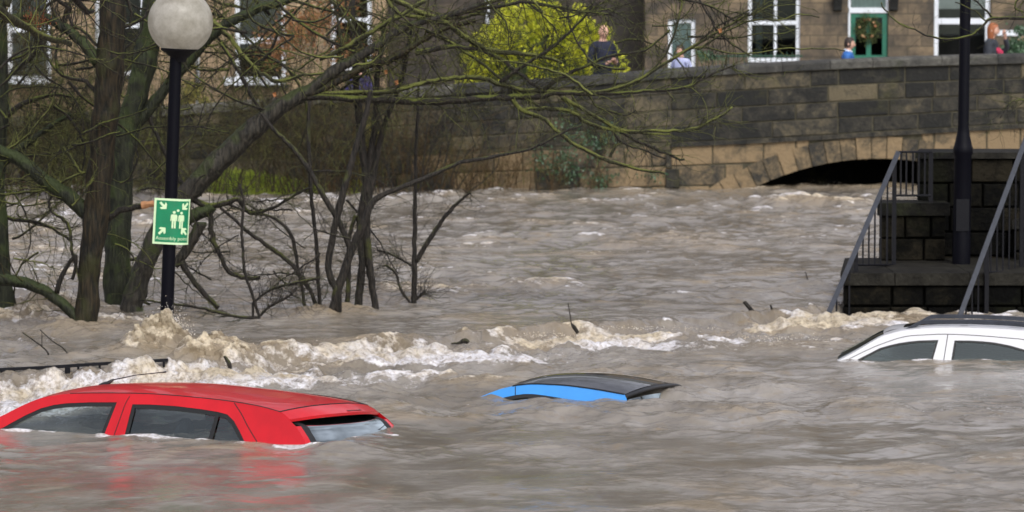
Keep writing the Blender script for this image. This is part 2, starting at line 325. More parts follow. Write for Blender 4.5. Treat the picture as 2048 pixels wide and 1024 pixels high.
def build_water():
    u = np.arange(-.205, .2051, .000275)
    rows = [20.0]
    while rows[-1] < 60.9:
        y = rows[-1]; k = .26 if 29.5 < y < 38 else .34
        rows.append(y+k*y*y/11410)
    rows = np.array(rows); nr, nc = len(rows), len(u)
    Y, U = np.meshgrid(rows, u, indexing='ij'); X = U*Y
    Y = Y.copy(); z, foam, dx, tan, calm, fall = water_fn(X, Y)
    X = X+dx[0]; Y = Y+dx[1]
    co = np.stack([X, Y, z], -1).reshape(-1, 3).astype(np.float32)
    me = bpy.data.meshes.new('flood_water'); me.vertices.add(nr*nc); me.vertices.foreach_set('co', co.ravel())
    idx = np.arange(nr*nc).reshape(nr, nc)
    q = np.stack([idx[:-1, :-1], idx[:-1, 1:], idx[1:, 1:], idx[1:, :-1]], -1).reshape(-1, 4).astype(np.int32)
    me.loops.add(q.size); me.loops.foreach_set('vertex_index', q.ravel())
    me.polygons.add(len(q)); me.polygons.foreach_set('loop_start', np.arange(0, q.size, 4, dtype=np.int32))
    me.update(calc_edges=True)
    at = me.attributes.new('foam', 'FLOAT', 'POINT'); at.data.foreach_set('value', foam.ravel().astype(np.float32))
    for nm, ar in (('tan', tan), ('rip', calm), ('fall', fall)):
        at = me.attributes.new(nm, 'FLOAT', 'POINT'); at.data.foreach_set('value', ar.ravel().astype(np.float32))
    me.shade_smooth(); me.materials.append(M['water'])
    o = bpy.data.objects.new('flood_water', me); COL.objects.link(o)
    tag(o, kind='structure', label='brown turbulent flood water with foam over the drowned wall')
    b = MB(); b.add([(-220, -40, -.32), (220, -40, -.32), (220, 62, -.32), (-220, 62, -.32)], [(0, 1, 2, 3)], foam=.1)
    tag(b.build('river', M['water']), kind='structure')
def wmat():
    m = bpy.data.materials.new('muddy_water'); m.use_nodes = True; nt = m.node_tree; Nn = nt.nodes; Ll = nt.links; b = Nn['Principled BSDF']
    b.inputs['IOR'].default_value = 1.33; b.inputs['Specular IOR Level'].default_value = .5
    co = Nn.new('ShaderNodeTexCoord'); at = Nn.new('ShaderNodeAttribute'); at.attribute_name = 'foam'
    def noi(sc, st=(1, 1, 1), det=5, ro=.6):
        mp_ = Nn.new('ShaderNodeMapping'); mp_.inputs['Scale'].default_value = st; Ll.new(co.outputs['Object'], mp_.inputs['Vector'])
        n = Nn.new('ShaderNodeTexNoise'); n.inputs['Scale'].default_value = sc; n.inputs['Detail'].default_value = det; n.inputs['Roughness'].default_value = ro
        Ll.new(mp_.outputs[0], n.inputs['Vector']); return n.outputs['Fac']
    def mr(src, a, b_, c=0, d=1):
        r = Nn.new('ShaderNodeMapRange'); r.inputs['From Min'].default_value = a; r.inputs['From Max'].default_value = b_; r.inputs['To Min'].default_value = c; r.inputs['To Max'].default_value = d
        Ll.new(src, r.inputs['Value']); return r.outputs[0]
    def mth(op, a, b_):
        n = Nn.new('ShaderNodeMath'); n.operation = op
        for i, q in enumerate((a, b_)):
            if isinstance(q, (int, float)): n.inputs[i].default_value = q
            else: Ll.new(q, n.inputs[i])
        return n.outputs[0]
    def mix(f, a, b_):
        n = Nn.new('ShaderNodeMix'); n.data_type = 'RGBA'; Ll.new(f, n.inputs['Factor'])
        for k, q in (('A', a), ('B', b_)):
            if isinstance(q, tuple): n.inputs[k].default_value = (*q, 1)
            else: Ll.new(q, n.inputs[k])
        return n.outputs['Result']
    lace = noi(7.0, (1, .6, 1), 9, .72); lace2 = noi(2.6, (1, .7, 1), 6, .7)
    v = mth('ADD', mth('MULTIPLY', at.outputs['Fac'], 1.0), mth('MULTIPLY', mth('SUBTRACT', lace, .5), 1.5))
    fm = mr(v, .44, .66)
    fm = mth('MULTIPLY', fm, .92)
    mud = mix(mr(noi(1.1, (1, .6, 1), 6, .65), .38, .62), (.165, .143, .116), (.275, .25, .222))
    mud = mix(mr(noi(5.0, (1, .6, 1), 6, .7), .56, .72), mud, (.20, .15, .09))
    at2 = Nn.new('ShaderNodeAttribute'); at2.attribute_name = 'tan'; at3 = Nn.new('ShaderNodeAttribute'); at3.attribute_name = 'rip'
    foamc = mix(mr(mth('ADD', mth('MULTIPLY', lace2, .9), mth('MULTIPLY', at2.outputs['Fac'], .38)), .55, .80), (.86, .84, .88), (.72, .62, .47))
    fine = noi(19, (1, .8, 1), 4, .7)
    foamc = mix(mr(fine, .40, .54, .6, 0), foamc, (.26, .19, .115))
    at4 = Nn.new('ShaderNodeAttribute'); at4.attribute_name = 'fall'
    mud = mix(mth('MULTIPLY', at4.outputs['Fac'], mr(noi(7, (1.3, .25, .4), 6, .75), .36, .66, 0, .75)), mud, (.09, .07, .045))  # fall face darkened in colour for the weak sky reflection on its steep slope
    mud = mix(mth('MULTIPLY', at2.outputs['Fac'], .75), mud, (.28, .215, .135))
    Ll.new(mix(fm, mud, foamc), b.inputs['Base Color'])
    Ll.new(mr(fm, 0, 1, .035, .75), b.inputs['Roughness'])
    bp = Nn.new('ShaderNodeBump'); bp.inputs['Strength'].default_value = 1; bp.inputs['Distance'].default_value = .045
    Ll.new(mr(at3.outputs['Fac'], .2, 1, .35, 1), bp.inputs['Strength'])
    hh = mth('ADD', mth('MULTIPLY', noi(6, (1, .7, 1), 3, .6), .24), mth('MULTIPLY', mth('ADD', lace, mth('MULTIPLY', noi(26, (1, .8, 1), 4, .7), .5)), mr(at.outputs['Fac'], 0, 1, .1, 1.8)))
    Ll.new(hh, bp.inputs['Height']); Ll.new(bp.outputs[0], b.inputs['Normal'])
    return m
M['water'] = wmat()
build_water()
M['foam'] = mat('froth', (.62, .50, .34), .5, col2=(.85, .82, .8), vscale=3)
def wz(x, y):
    z = water_fn(np.array([[x]], float), np.array([[y]], float)); return float(z[0][0, 0])
def spray():
    rnd = random.Random(5); b = MB()
    ico = bmesh.new(); bmesh.ops.create_icosphere(ico, subdivisions=1, radius=1); iv = [v.co.copy() for v in ico.verts]; fi = [tuple(v.index for v in f.verts) for f in ico.faces]; ico.free()
    def blob(c, r, st=1.0):
        ax = Vector((rnd.uniform(-1, 1), rnd.uniform(-.3, .3), rnd.uniform(-1, 1))).normalized()
        b.add([c+(v+ax*ax.dot(v)*(st-1))*r*(1+.25*rnd.uniform(-1, 1)) for v in iv], fi)
    srcs = [(338, 712, .28, .22, .14, 260), (295, 722, .16, .2, .15, 110), (435, 724, .17, .16, .15, 110), (235, 672, .12, .3, .2, 70), (470, 730, .12, .3, .2, 120), (600, 722, .08, .5, .2, 120), (930, 690, .08, .12, .1, 40),
            (1060, 685, .05, .8, .2, 90), (1250, 668, .04, .8, .2, 70), (1560, 690, .05, .5, .3, 60), (140, 764, .08, 1.0, .10, 70), (690, 655, .07, .4, .3, 50), (1660, 385, .14, .4, .3, 30), (870, 592, .05, .3, .3, 30)]
    for px, py, h, rx, ry, n in srcs:
        g = G(px, py)
        for _ in range(int(n*2.2)):
            x = g.x+rnd.gauss(0, rx*.6); y = g.y+rnd.gauss(0, ry*.6)
            z = h*max(0, 1-((x-g.x)/rx/1.4)**2)
            c = Vector((x, y, max(.0, z*.85+abs(rnd.gauss(0, h*.34))+.02)))
            blob(c, rnd.uniform(.0012, .0036)*(1.3 if rnd.random() < .15 else 1), rnd.uniform(1, 2.6))
    tag(b.build('spray', M['foam'], smooth=True), 'droplets and froth thrown up along the drowned wall', 'spray', kind='stuff')
spray()
# ================================================================== BRIDGE, WALL, GROUND, HOUSES
YB = 60.5
def bx(px): return P(px, 300, YB).x
par_px = [(-1500, 300), (-400, 258), (0, 236), (150, 226), (400, 208), (700, 184), (1000, 163), (1210, 149), (1350, 136), (1500, 127), (1750, 115), (2048, 107), (2400, 100), (3200, 92)]
ZPAR = [(bx(a), P(a, b, YB).z) for a, b in par_px]
str_px = [(-1500, 345), (0, 335), (700, 318), (1000, 304), (1340, 291), (1500, 284), (1830, 265), (2048, 252), (2400, 240), (3200, 225)]
ZSTR = [(bx(a), P(a, b, YB).z) for a, b in str_px]
zpar = lambda x: interp(x, ZPAR); zstr = lambda x: interp(x, ZSTR)
M['bstone'] = stone('bridge_stone', (.012, .012, .011), (.040, .036, .028), (.115, .094, .058), stain=1.35, mossc=(.06, .056, .022), mossamt=.55)
M['tanstone'] = stone('tan_stone', (.03, .028, .024), (.115, .088, .054), (.225, .16, .09), stain=1.45, mossc=(.05, .05, .04), mossamt=.5)
M['mortar'] = mat('mortar', (.062, .055, .034), .9, var=.35, vscale=8, bump=.4)
M['coping'] = stone('coping_stone', (.022, .022, .022), (.050, .048, .043), (.12, .115, .10), stain=1.0, mossc=(.07, .08, .03), mossamt=.3)
rb = random.Random(11)
def block(mb, xa, xb, fa, fb, ya, mi, tone, inset=.010, proud=None, dep=.16):
    """stone between x=xa..xb, bottom z fa(x), top z fb(x), front near y=ya"""
    pr = rb.uniform(.0, .014) if proud is None else proud
    g = rb.uniform(.008, .014); y0 = ya-pr
    x0, x1 = xa+g, xb-g
    def z(f, x, s): return f(x)+s
    back = [(x0, ya+dep, z(fa, x0, g)), (x1, ya+dep, z(fa, x1, g)), (x1, ya+dep, z(fb, x1, -g)), (x0, ya+dep, z(fb, x0, -g))]
    mid = [(p[0], y0+.012, p[2]) for p in back]
    i = inset; j = lambda: rb.uniform(-.003, .003)
    fr = [(x0+i, y0+j(), back[0][2]+i), (x1-i, y0+j(), back[1][2]+i), (x1-i, y0+j(), back[2][2]-i), (x0+i, y0+j(), back[3][2]-i)]
    vs = back+mid+fr
    fs = [(4, 5, 1, 0), (5, 6, 2, 1), (6, 7, 3, 2), (7, 4, 0, 3), (8, 9, 5, 4), (9, 10, 6, 5), (10, 11, 7, 6), (11, 8, 4, 7), (8, 11, 10, 9)]
    mb.add(vs, fs, mi, tone=tone)
# arch circle
ax0, ax1 = bx(1500), bx(2016); acx = (ax0+ax1)/2; ahalf = (ax1-ax0)/2
zwb = UPZ; arise = P(1760, 317, YB).z-zwb
AR = (ahalf**2+arise**2)/(2*arise); acz = zwb+arise-AR
VR = .40   # voussoir depth
def inarch(x, z, r=AR): return (x-acx)**2+(z-acz)**2 < r*r
def tone_up(): return min(1, max(0, rb.gauss(.36, .19)))
def tone_lo(): return min(1, max(0, rb.gauss(.60, .30)))
def masonry(mb, X0, X1, arch=False, lower_tan=lambda x: True):
    # upper courses: follow the parapet slope between string course and coping underside
    nup = 4
    for k in range(nup):
        fa = (lambda k: lambda x: zstr(x)+.05+(zpar(x)-.17-zstr(x)-.05)*k/nup)(k)
        fb = (lambda k: lambda x: zstr(x)+.05+(zpar(x)-.17-zstr(x)-.05)*(k+1)/nup)(k)
        x = X0-rb.random()*.3 if False else X0
        while x < X1:
            w_ = rb.uniform(.42, 1.15); xe = min(X1, x+w_)
            if X1-xe < .25: xe = X1
            block(mb, x, xe, fa, fb, YB, 0, tone_up()); x = xe
    # lower courses, level with the water at the foot
    nlo = 5
    for k in range(nlo):
        zb = -.9
        fa = (lambda k: lambda x: zb+(zstr(x)-zb)*k/nlo)(k); fb = (lambda k: lambda x: zb+(zstr(x)-zb)*(k+1)/nlo)(k)
        x = X0
        while x < X1:
            w_ = rb.uniform(.35, .95); xe = min(X1, x+w_)
            if X1-xe < .25: xe = X1
            if arch:
                zm = (fa(x)+fb(x))/2
                # clip stones against the arch ring
                xs = np.linspace(x, xe, 9); ok = [not (inarch(q, fa(q)+.02, AR+.12) or inarch(q, fb(q)-.02, AR+.12)) for q in xs]
                if not all(ok):
                    if any(ok):
                        good = [q for q, o_ in zip(xs, ok) if o_]
                        if max(good)-min(good) > .08: block(mb, min(good), max(good), fa, fb, YB, 1 if lower_tan(x) else 0, tone_lo())
                    x = xe; continue
            block(mb, x, xe, fa, fb, YB, 1 if lower_tan(x) else 0, tone_lo() if lower_tan(x) else tone_up()); x = xe
XS = bx(1342)
# --- the bridge itself
br = empty('stone_bridge', (0, 0, 0)); tag(br, 'dark sandstone bridge with a low flooded arch at the right', 'bridge')
b = MB(); masonry(b, XS, bx(3200), True)
b.build('wall', [M['bstone'], M['tanstone']], br)
# backing mortar with arch hole
def backing(X0, X1, arch):
    m = MB(); n = 160; rows = []
    xs = np.linspace(X0, X1, n+1)
    for xa, xb in zip(xs, xs[1:]):
        def bot(x):
            if arch and abs(x-acx) < AR+.02:
                zz = acz+math.sqrt(max(0, (AR+.02)**2-(x-acx)**2))
                return zz if zz > -.9 else -1.2
            return -1.2
        m.add([(xa, YB+.012, bot(xa)), (xb, YB+.012, bot(xb)), (xb, YB+.012, zpar(xb)-.1), (xa, YB+.012, zpar(xa)-.1)], [(0, 1, 2, 3)])
    return m
backing(XS, bx(3200), True).build('mortar_core', M['mortar'], br)
# voussoirs
b = MB(); a0 = math.asin(min(1, (ahalf+.75)/AR)); nv = 25
for i in range(nv):
    t0, t1 = -a0+2*a0*i/nv, -a0+2*a0*(i+1)/nv; g = .008/AR
    r0, r1 = AR, AR+VR*rb.uniform(.93, 1.0)
    def q(t, r, y): return (acx+r*math.sin(t), y, acz+r*math.cos(t))
    yf = YB-rb.uniform(.006, .03)
    def qq(t, r, y):
        p = q(t, r, y); return p
    vs = [q(t0+g, r0, YB+.35), q(t1-g, r0, YB+.35), q(t1-g, r1, YB+.35), q(t0+g, r1, YB+.35), q(t0+g, r0, yf), q(t1-g, r0, yf), q(t1-g, r1-.008, yf), q(t0+g, r1-.008, yf)]
    b.add(vs, [(4, 7, 6, 5), (4, 5, 1, 0), (5, 6, 2, 1), (6, 7, 3, 2), (7, 4, 0, 3)], 0, tone=min(1, rb.gauss(.62, .26)))
b.build('arch_ring', M['tanstone'], br)
# barrel vault behind
b = MB(); n = 40
rows = [[(acx+(AR+.01)*math.sin(-a0+2*a0*i/n), y, acz+(AR+.01)*math.cos(-a0+2*a0*i/n)) for i in range(n+1)] for y in (YB+.3, YB+3, YB+6.5)]
b.grid(rows); b.build('vault', M['bstone'], br, smooth=True)
b = MB(); b.box(ax0-1.2, ax1+1.2, YB+6.5, YB+6.7, -1, 1.3); b.build('far_blocking', M['bstone'], br)
# coping
def coping(X0, X1):
    m = MB(); x = X0
    while x < X1:
        xe = min(X1, x+rb.uniform(.7, 1.25))
        if X1-xe < .3: xe = X1
        a, c = x+.004, xe-.004; t = rb.uniform(0, .008)
        z0a, z0c, z1a, z1c = zpar(a)-.165, zpar(c)-.165, zpar(a)-.02+t, zpar(c)-.02+t
        y0, y1 = YB-.055, YB+.47
        prof = lambda x_, zb, zt: [(x_, y0, zb), (x_, y0, zt-.04), (x_, y0+.04, zt), (x_, (y0+y1)/2, zt+.022), (x_, y1-.04, zt), (x_, y1, zt-.04), (x_, y1, zb)]
        p = prof(a, z0a, z1a)+prof(c, z0c, z1c)
        m.add(p, [(i, i+7, i+8, i+1) for i in range(6)]+[(0, 6, 13, 7), (0, 1, 2, 3, 4, 5, 6), (13, 12, 11, 10, 9, 8, 7)], 0, tone=min(1, max(.1, rb.gauss(.5, .2))))
        x = xe
    return m
coping(XS, bx(3200)).build('coping', M['coping'], br, smooth=25)
b = MB(); x = XS   # string course
while x < bx(3200):
    xe = x+1.3; a, c = x+.003, xe-.003
    b.hexa([(a, YB-.05, zstr(a)-.03), (c, YB-.05, zstr(c)-.03), (c, YB+.1, zstr(c)-.03), (a, YB+.1, zstr(a)-.03), (a, YB-.05, zstr(a)+.045), (c, YB-.05, zstr(c)+.045), (c, YB+.1, zstr(c)+.045), (a, YB+.1, zstr(a)+.045)], 0, tone=rb.uniform(.15, .45)); x = xe
b.build('string_course', M['bstone'], br)
b = MB()
for k in range(5):
    z0 = -.9+(zstr(XS)-.05+.9)*k/5; z1 = -.9+(zstr(XS)-.05+.9)*(k+1)/5
    block(b, XS-.10, XS+.02+.13*(k % 2), lambda x: z0, lambda x: z1, YB-.06, 0, rb.uniform(.1, .5))
b.build('pilaster', M['bstone'], br)
b = MB(); b.box(XS, bx(3200), YB+.4, YB+.44, 0, .9); 
# --- river wall to the left
rw = empty('river_wall', (bx(500), YB, 0)); rw.location = (0, 0, 0)
tag(rw, 'long mossy stone river wall behind the bare trees', 'wall')
XL = bx(-1500)
b = MB(); masonry(b, XL, XS, False, lambda x: x > bx(800)); b.build('wall', [M['bstone'], M['tanstone']], rw)
backing(XL, XS, False).build('mortar_core', M['mortar'], rw)
coping(XL, XS).build('coping', M['coping'], rw, smooth=25)
# --- ground, road
M['ground'] = mat('wet_ground', (.05, .05, .035), .9, col2=(.08, .09, .035), vscale=.5)
M['asphalt'] = mat('wet_asphalt', (.045, .045, .05), .5, var=.2, vscale=2, bump=.3, bscale=60)
M['bank'] = mat('grassy_bank', (.03, .032, .012), .95, col2=(.07, .07, .02), vscale=3, bump=.5)
b = MB(); xs = [-400, -60]+list(np.linspace(-22, 22, 34))+[60, 400]; ys = [YB+.4, 64, 69.5, 69.6, 80, 120, 500]
def gz(x, y): 
    xx = max(-22, min(22, x)); return zpar(xx)-1.0 + (.0 if y < 69.55 else .1)
b.grid([[(x, y, gz(x, y)) for x in xs] for y in ys]); tag(b.build('ground', M['ground']), kind='structure')
b = MB(); b.grid([[(x, y, gz(x, y)+.006) for x in xs[1:-1]] for y in (YB+.47, 64, 68)]); tag(b.build('road', M['asphalt']), kind='structure')
b = MB(); xx = xs[1:-1]
b.grid([[(x, 68, gz(x, 68)) for x in xx], [(x, 68, gz(x, 68)+.13) for x in xx], [(x, 69.4, gz(x, 68)+.14) for x in xx], [(x, 69.4, gz(x, 68)-.1) for x in xx]])
tag(b.build('pavement', M['mortar']), kind='structure')
# unseen wooded valley side, added behind the houses to darken the river's reflections
M['wood'] = mat('added_hill_wood', (.022, .024, .014), 1.0, col2=(.05, .05, .03), vscale=.12, detail=8)
b = MB(); rh = []
for j, (yy, hh) in enumerate(((100, 0), (112, 6), (128, 14), (150, 23), (185, 33), (260, 44), (420, 50), (700, 30))):
    rh.append([(x, yy+8*math.sin(x*.03+j), (gz(0, 80)-.2 if j == 0 else hh*(1+.22*math.sin(x*.021+1.3)+.12*math.sin(x*.06+j)))) for x in np.linspace(-500, 500, 90)])
b.grid(rh); tag(b.build('added_hill', M['wood'], smooth=True), kind='structure')
# left bank with grass at the foot of the wall
b = MB(); bxs = list(np.linspace(bx(-700), bx(760), 60)); rws = []
for j, t in enumerate(np.linspace(0, 1, 7)):
    rws.append([(x, 57.6+t*(YB-57.6), -.15+.40*t+.10*math.sin(x*2.3)*t+.06*math.sin(x*7+1)*t-.25*max(0, (x-bx(690))/1.0)) for x in bxs])
b.grid(rws); tag(b.build('river_bank', M['bank'], smooth=True), kind='structure')
M['grassblade'] = mat('grass_blade', (.17, .24, .025), .7, col2=(.36, .42, .05), vscale=2)
b = MB(); rg = random.Random(3)
for _ in range(5500):
    x = rg.uniform(bx(440), bx(640)) if rg.random() < .85 else rg.uniform(bx(700), bx(745)); t = rg.uniform(.45, 1); y = 57.6+t*(YB-57.6)
    dens = max(0, 1-abs((x-bx(525))/1.2)**3)*.8+.45*max(0, 1-abs((x-bx(720))/.5))+.2
    if rg.random() > dens: continue
    z = -.15+.40*t+.1*math.sin(x*2.3)*t-.25*max(0, (x-bx(690))/1.0); h = rg.uniform(.05, .16)*(1.2 if x < bx(610) else .8); dx = rg.uniform(-.08, .08); w_ = .012
    b.add([(x-w_, y, z-.02), (x+w_, y, z-.02), (x+dx+w_*.6, y-.03, z+h*.7), (x+dx*1.7, y-.06, z+h)], [(0, 1, 2), (0, 2, 3)])
tag(b.build('grass', M['grassblade']), 'bright green grass tufts on the bank at the foot of the river wall', 'grass', kind='stuff')
# --- houses
def brick(name, c1, c2, mort, scale=1.0, dirt=.6):
    m = bpy.data.materials.new(name); m.use_nodes = True; nt = m.node_tree; Nn = nt.nodes; Ll = nt.links; bb = Nn['Principled BSDF']; bb.inputs['Roughness'].default_value = .9
    co = Nn.new('ShaderNodeTexCoord'); sx = Nn.new('ShaderNodeSeparateXYZ'); cb = Nn.new('ShaderNodeCombineXYZ')
    Ll.new(co.outputs['Object'], sx.inputs[0]); ad = Nn.new('ShaderNodeMath'); Ll.new(sx.outputs[0], ad.inputs[0]); Ll.new(sx.outputs[1], ad.inputs[1])
    Ll.new(ad.outputs[0], cb.inputs[0]); Ll.new(sx.outputs[2], cb.inputs[1])
    br_ = Nn.new('ShaderNodeTexBrick'); br_.inputs['Scale'].default_value = scale; br_.inputs['Brick Width'].default_value = .62; br_.inputs['Row Height'].default_value = .24
    br_.inputs['Mortar Size'].default_value = .012; br_.inputs['Color1'].default_value = (*c1, 1); br_.inputs['Color2'].default_value = (*c2, 1); br_.inputs['Mortar'].default_value = (*mort, 1)
    Ll.new(cb.outputs[0], br_.inputs['Vector'])
    n = Nn.new('ShaderNodeTexNoise'); n.inputs['Scale'].default_value = 1.4; n.inputs['Detail'].default_value = 7; n.inputs['Roughness'].default_value = .7; Ll.new(co.outputs['Object'], n.inputs['Vector'])
    r = Nn.new('ShaderNodeMapRange'); r.inputs['From Min'].default_value = .40; r.inputs['From Max'].default_value = .62; r.inputs['To Min'].default_value = dirt; r.inputs['To Max'].default_value = 0; Ll.new(n.outputs['Fac'], r.inputs['Value'])
    mx = Nn.new('ShaderNodeMix'); mx.data_type = 'RGBA'; Ll.new(r.outputs[0], mx.inputs['Factor']); Ll.new(br_.outputs['Color'], mx.inputs['A']); mx.inputs['B'].default_value = (.035, .032, .03, 1)
    Ll.new(mx.outputs['Result'], bb.inputs['Base Color'])
    bp = Nn.new('ShaderNodeBump'); bp.inputs['Strength'].default_value = .6; bp.inputs['Distance'].default_value = .02; Ll.new(br_.outputs['Fac'], bp.inputs['Height']); bp.invert = True; Ll.new(bp.outputs[0], bb.inputs['Normal'])
    return m
M['house_tan'] = brick('house_sandstone_tan', (.44, .31, .19), (.31, .22, .135), (.18, .145, .10), 1, .45)
M['house_brown'] = brick('house_sandstone_brown', (.24, .175, .11), (.13, .10, .07), (.10, .08, .055), 1, .8)
M['house_dark'] = brick('house_sandstone_dark', (.09, .07, .055), (.055, .045, .038), (.05, .04, .03), 1, .8)
def facade(mb, X0, X1, Z0, Z1, Y, ops, rev=.16):
    xs = sorted({X0, X1, *[o[0] for o in ops], *[o[1] for o in ops]}); zs = sorted({Z0, Z1, *[o[2] for o in ops], *[o[3] for o in ops]})
    for xa, xb in zip(xs, xs[1:]):
        for za, zb in zip(zs, zs[1:]):
            cx, cz = (xa+xb)/2, (za+zb)/2
            if any(o[0] < cx < o[1] and o[2] < cz < o[3] for o in ops): continue
            mb.add([(xa, Y, za), (xb, Y, za), (xb, Y, zb), (xa, Y, zb)], [(0, 1, 2, 3)])
    for (xa, xb, za, zb) in ops:
        mb.add([(xa, Y, za), (xb, Y, za), (xb, Y, zb), (xa, Y, zb), (xa, Y+rev, za), (xb, Y+rev, za), (xb, Y+rev, zb), (xa, Y+rev, zb)], [(0, 4, 5, 1), (1, 5, 6, 2), (2, 6, 7, 3), (3, 7, 4, 0)])
def house(name, label, px0, px1, Y, wm, ops_px, ztop=7.2, dep=7, windows=()):
    o = empty(name, (0, 0, 0)); tag(o, label, 'house', 'stone terraced houses beyond the bridge')
    x0, x1 = P(px0, 100, Y).x, P(px1, 100, Y).x
    ops = []
    for (a, b_, c, d) in ops_px:   # left,right,top,bottom px
        ops.append((P(a, 100, Y).x, P(b_, 100, Y).x, P(1024, d, Y).z, P(1024, c, Y).z))
    m = MB(); facade(m, x0, x1, -.2, ztop, Y, ops)
    m.add([(x0, Y, -.2), (x0, Y+dep, -.2), (x0, Y+dep, ztop), (x0, Y, ztop), (x1, Y, -.2), (x1, Y+dep, -.2), (x1, Y+dep, ztop), (x1, Y, ztop)], [(0, 3, 2, 1), (4, 5, 6, 7), (1, 2, 6, 5)])
    m.build('wall', wm, o)
    m = MB(); xc0, xc1 = x0-.02, x1+.02; ym = Y+dep/2
    m.add([(xc0, Y-.3, ztop-.05), (xc1, Y-.3, ztop-.05), (xc1, ym, ztop+2.6), (xc0, ym, ztop+2.6), (xc0, Y+dep+.3, ztop-.05), (xc1, Y+dep+.3, ztop-.05)], [(0, 1, 2, 3), (3, 2, 5, 4), (0, 3, 4), (1, 5, 2)])
    rf = m.build('roof', M['slate'], o)
    m = MB(); m.box(x0+.6, x0+1.4, ym-.35, ym+.35, ztop+1.9, ztop+3.6); m.build('chimney', wm, rf)
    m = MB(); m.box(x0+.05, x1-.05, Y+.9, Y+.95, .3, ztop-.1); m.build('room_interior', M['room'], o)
    return o, ops
def window(parent, op, Y, mull=(), trans=(), fw=.065, sillw=.1, blind=None, curtain=None, pane=None, sill=True):
    xa, xb, za, zb = op; m = MB(); y0, y1 = Y+.07, Y+.13
    m.box(xa, xa+fw, y0, y1, za, zb); m.box(xb-fw, xb, y0, y1, za, zb); m.box(xa+fw, xb-fw, y0+.002, y1, zb-fw, zb); m.box(xa+fw, xb-fw, y0+.002, y1, za, za+fw)
    for t in mull: x = xa+(xb-xa)*t; m.box(x-.032, x+.032, y0+.004, y1, za+fw, zb-fw)
    for (t, h) in trans: z = za+(zb-za)*t; m.box(xa+fw, xb-fw, y0-.006, y1, z-h/2, z+h/2)
    w_ = m.build('window', M['upvc'], parent)
    m = MB(); m.add([(xa+fw*.5, Y+.10, za+fw*.5), (xb-fw*.5, Y+.10, za+fw*.5), (xb-fw*.5, Y+.10, zb-fw*.5), (xa+fw*.5, Y+.10, zb-fw*.5)], [(0, 1, 2, 3)]); m.build('pane', pane or M['hglass'], w_)
    if sill: m = MB(); m.box(xa-.08, xb+.08, Y-.07, Y+.1, za-.09, za-.004); m.build('sill', M['coping'], w_)
    if blind is not None:
        m = MB(); zz = zb-(zb-za)*blind; m.add([(xa+.03, Y+.14, zz), (xb-.03, Y+.14, zz), (xb-.03, Y+.14, zb), (xa+.03, Y+.14, zb)], [(0, 1, 2, 3)]); m.build('blind', M['blind'], w_)
    if curtain:
        m = MB()
        for (ca, cb_) in curtain:
            xs_ = np.linspace(xa+(xb-xa)*ca, xa+(xb-xa)*cb_, 17)
            m.grid([[(x, Y+.155+.012*math.sin(i*2.2), z) for i, x in enumerate(xs_)] for z in (za, zb)])
        m.build('curtain', M['curtain'], w_)
    return w_
YH = 78.0
# right-hand house: windows + green door
h1, ops = house('terraced_house', 'brown sandstone house with a green wreathed door and white sash windows', 1290, 1930+130, YH, M['house_brown'],
    [(1336, 1391, 38, 145), (1496, 1600, -40, 124), (1696, 1776, -30, 142), (1868, 1980, -40, 135)])
window(h1, ops[0], YH, fw=.09, curtain=[(.02, .98)], sill=False, pane=M['glass'])
window(h1, ops[1], YH, mull=(.53,), trans=((.48, .09),), fw=.085, curtain=[(.16, .28)])
window(h1, ops[3], YH, trans=((.53, .13),), fw=.10, blind=.33, sill=True, pane=M['glass'])
# extra wide jamb at left of the middle and right windows
op = ops[2]; xa, xb, za, zb = op
zt = P(1024, 26, YH).z; ztr = P(1024, 17, YH).z
dr = MB(); fy0, fy1 = YH+.08, YH+.14
dr.box(xa+.06, xa+.17, fy0, fy1, za, zt-.01); dr.box(xb-.12, xb-.01, fy0, fy1, za, zt-.01); dr.box(xa+.17, xb-.12, fy0, fy1, zt-.10, zt-.01); dr.box(xa+.17, xb-.12, fy0, fy1, za, za+.35)
xm = P(1738, 100, YH).x; dr.box(xm-.055, xm+.055, fy0+.002, fy1, za+.35, zt-.10)
door = dr.build('door', M['green'], h1)
m = MB(); m.add([(xa+.17, fy0+.03, za+.35), (xb-.12, fy0+.03, za+.35), (xb-.12, fy0+.03, zt-.1), (xa+.17, fy0+.03, zt-.1)], [(0, 1, 2, 3)]); m.build('pane', M['hglass'], door)
m = MB(); m.box(xa+.02, xb+.0, YH+.05, YH+.14, zt, ztr+.02); m.box(xa+.0, xa+.055, YH+.06, YH+.14, za, zt-.002); m.box(xa, xa+.06, YH+.06, YH+.14, ztr+.02, zb); m.box(xb-.05, xb, YH+.06, YH+.14, ztr+.02, zb)
df = m.build('door_frame', M['upvc'], h1)
m = MB(); m.add([(xa+.05, YH+.12, ztr), (xb-.05, YH+.12, ztr), (xb-.05, YH+.12, zb), (xa+.05, YH+.12, zb)], [(0, 1, 2, 3)]); m.build('fanlight', M['glass'], h1)
m = MB(); m.add([(xa+.05, YH+.145, ztr), (xb-.05, YH+.145, ztr), (xb-.05, YH+.145, zb), (xa+.05, YH+.145, zb)], [(0, 1, 2, 3)]); m.build('fanlight_blind', M['curtain'], h1)
for pxc in (1675, 1787):   # carved brackets either side of the door head
    c = P(pxc, 8, YH); m = MB(); prof = [(0, .32), (-.2, .32), (-.2, .12), (-.12, -.05), (-.1, -.13), (0, -.16)]
    v = [(c.x+sx_, YH+yy, c.z+zz) for sx_ in (-.09, .09) for yy, zz in prof]; m.add(v, [(0, 1, 2, 3, 4, 5), (11, 10, 9, 8, 7, 6)]+[(i, i+6, (i+1) % 6+6, (i+1) % 6) for i in range(6)]); m.build('door_bracket', M['coping'], h1)
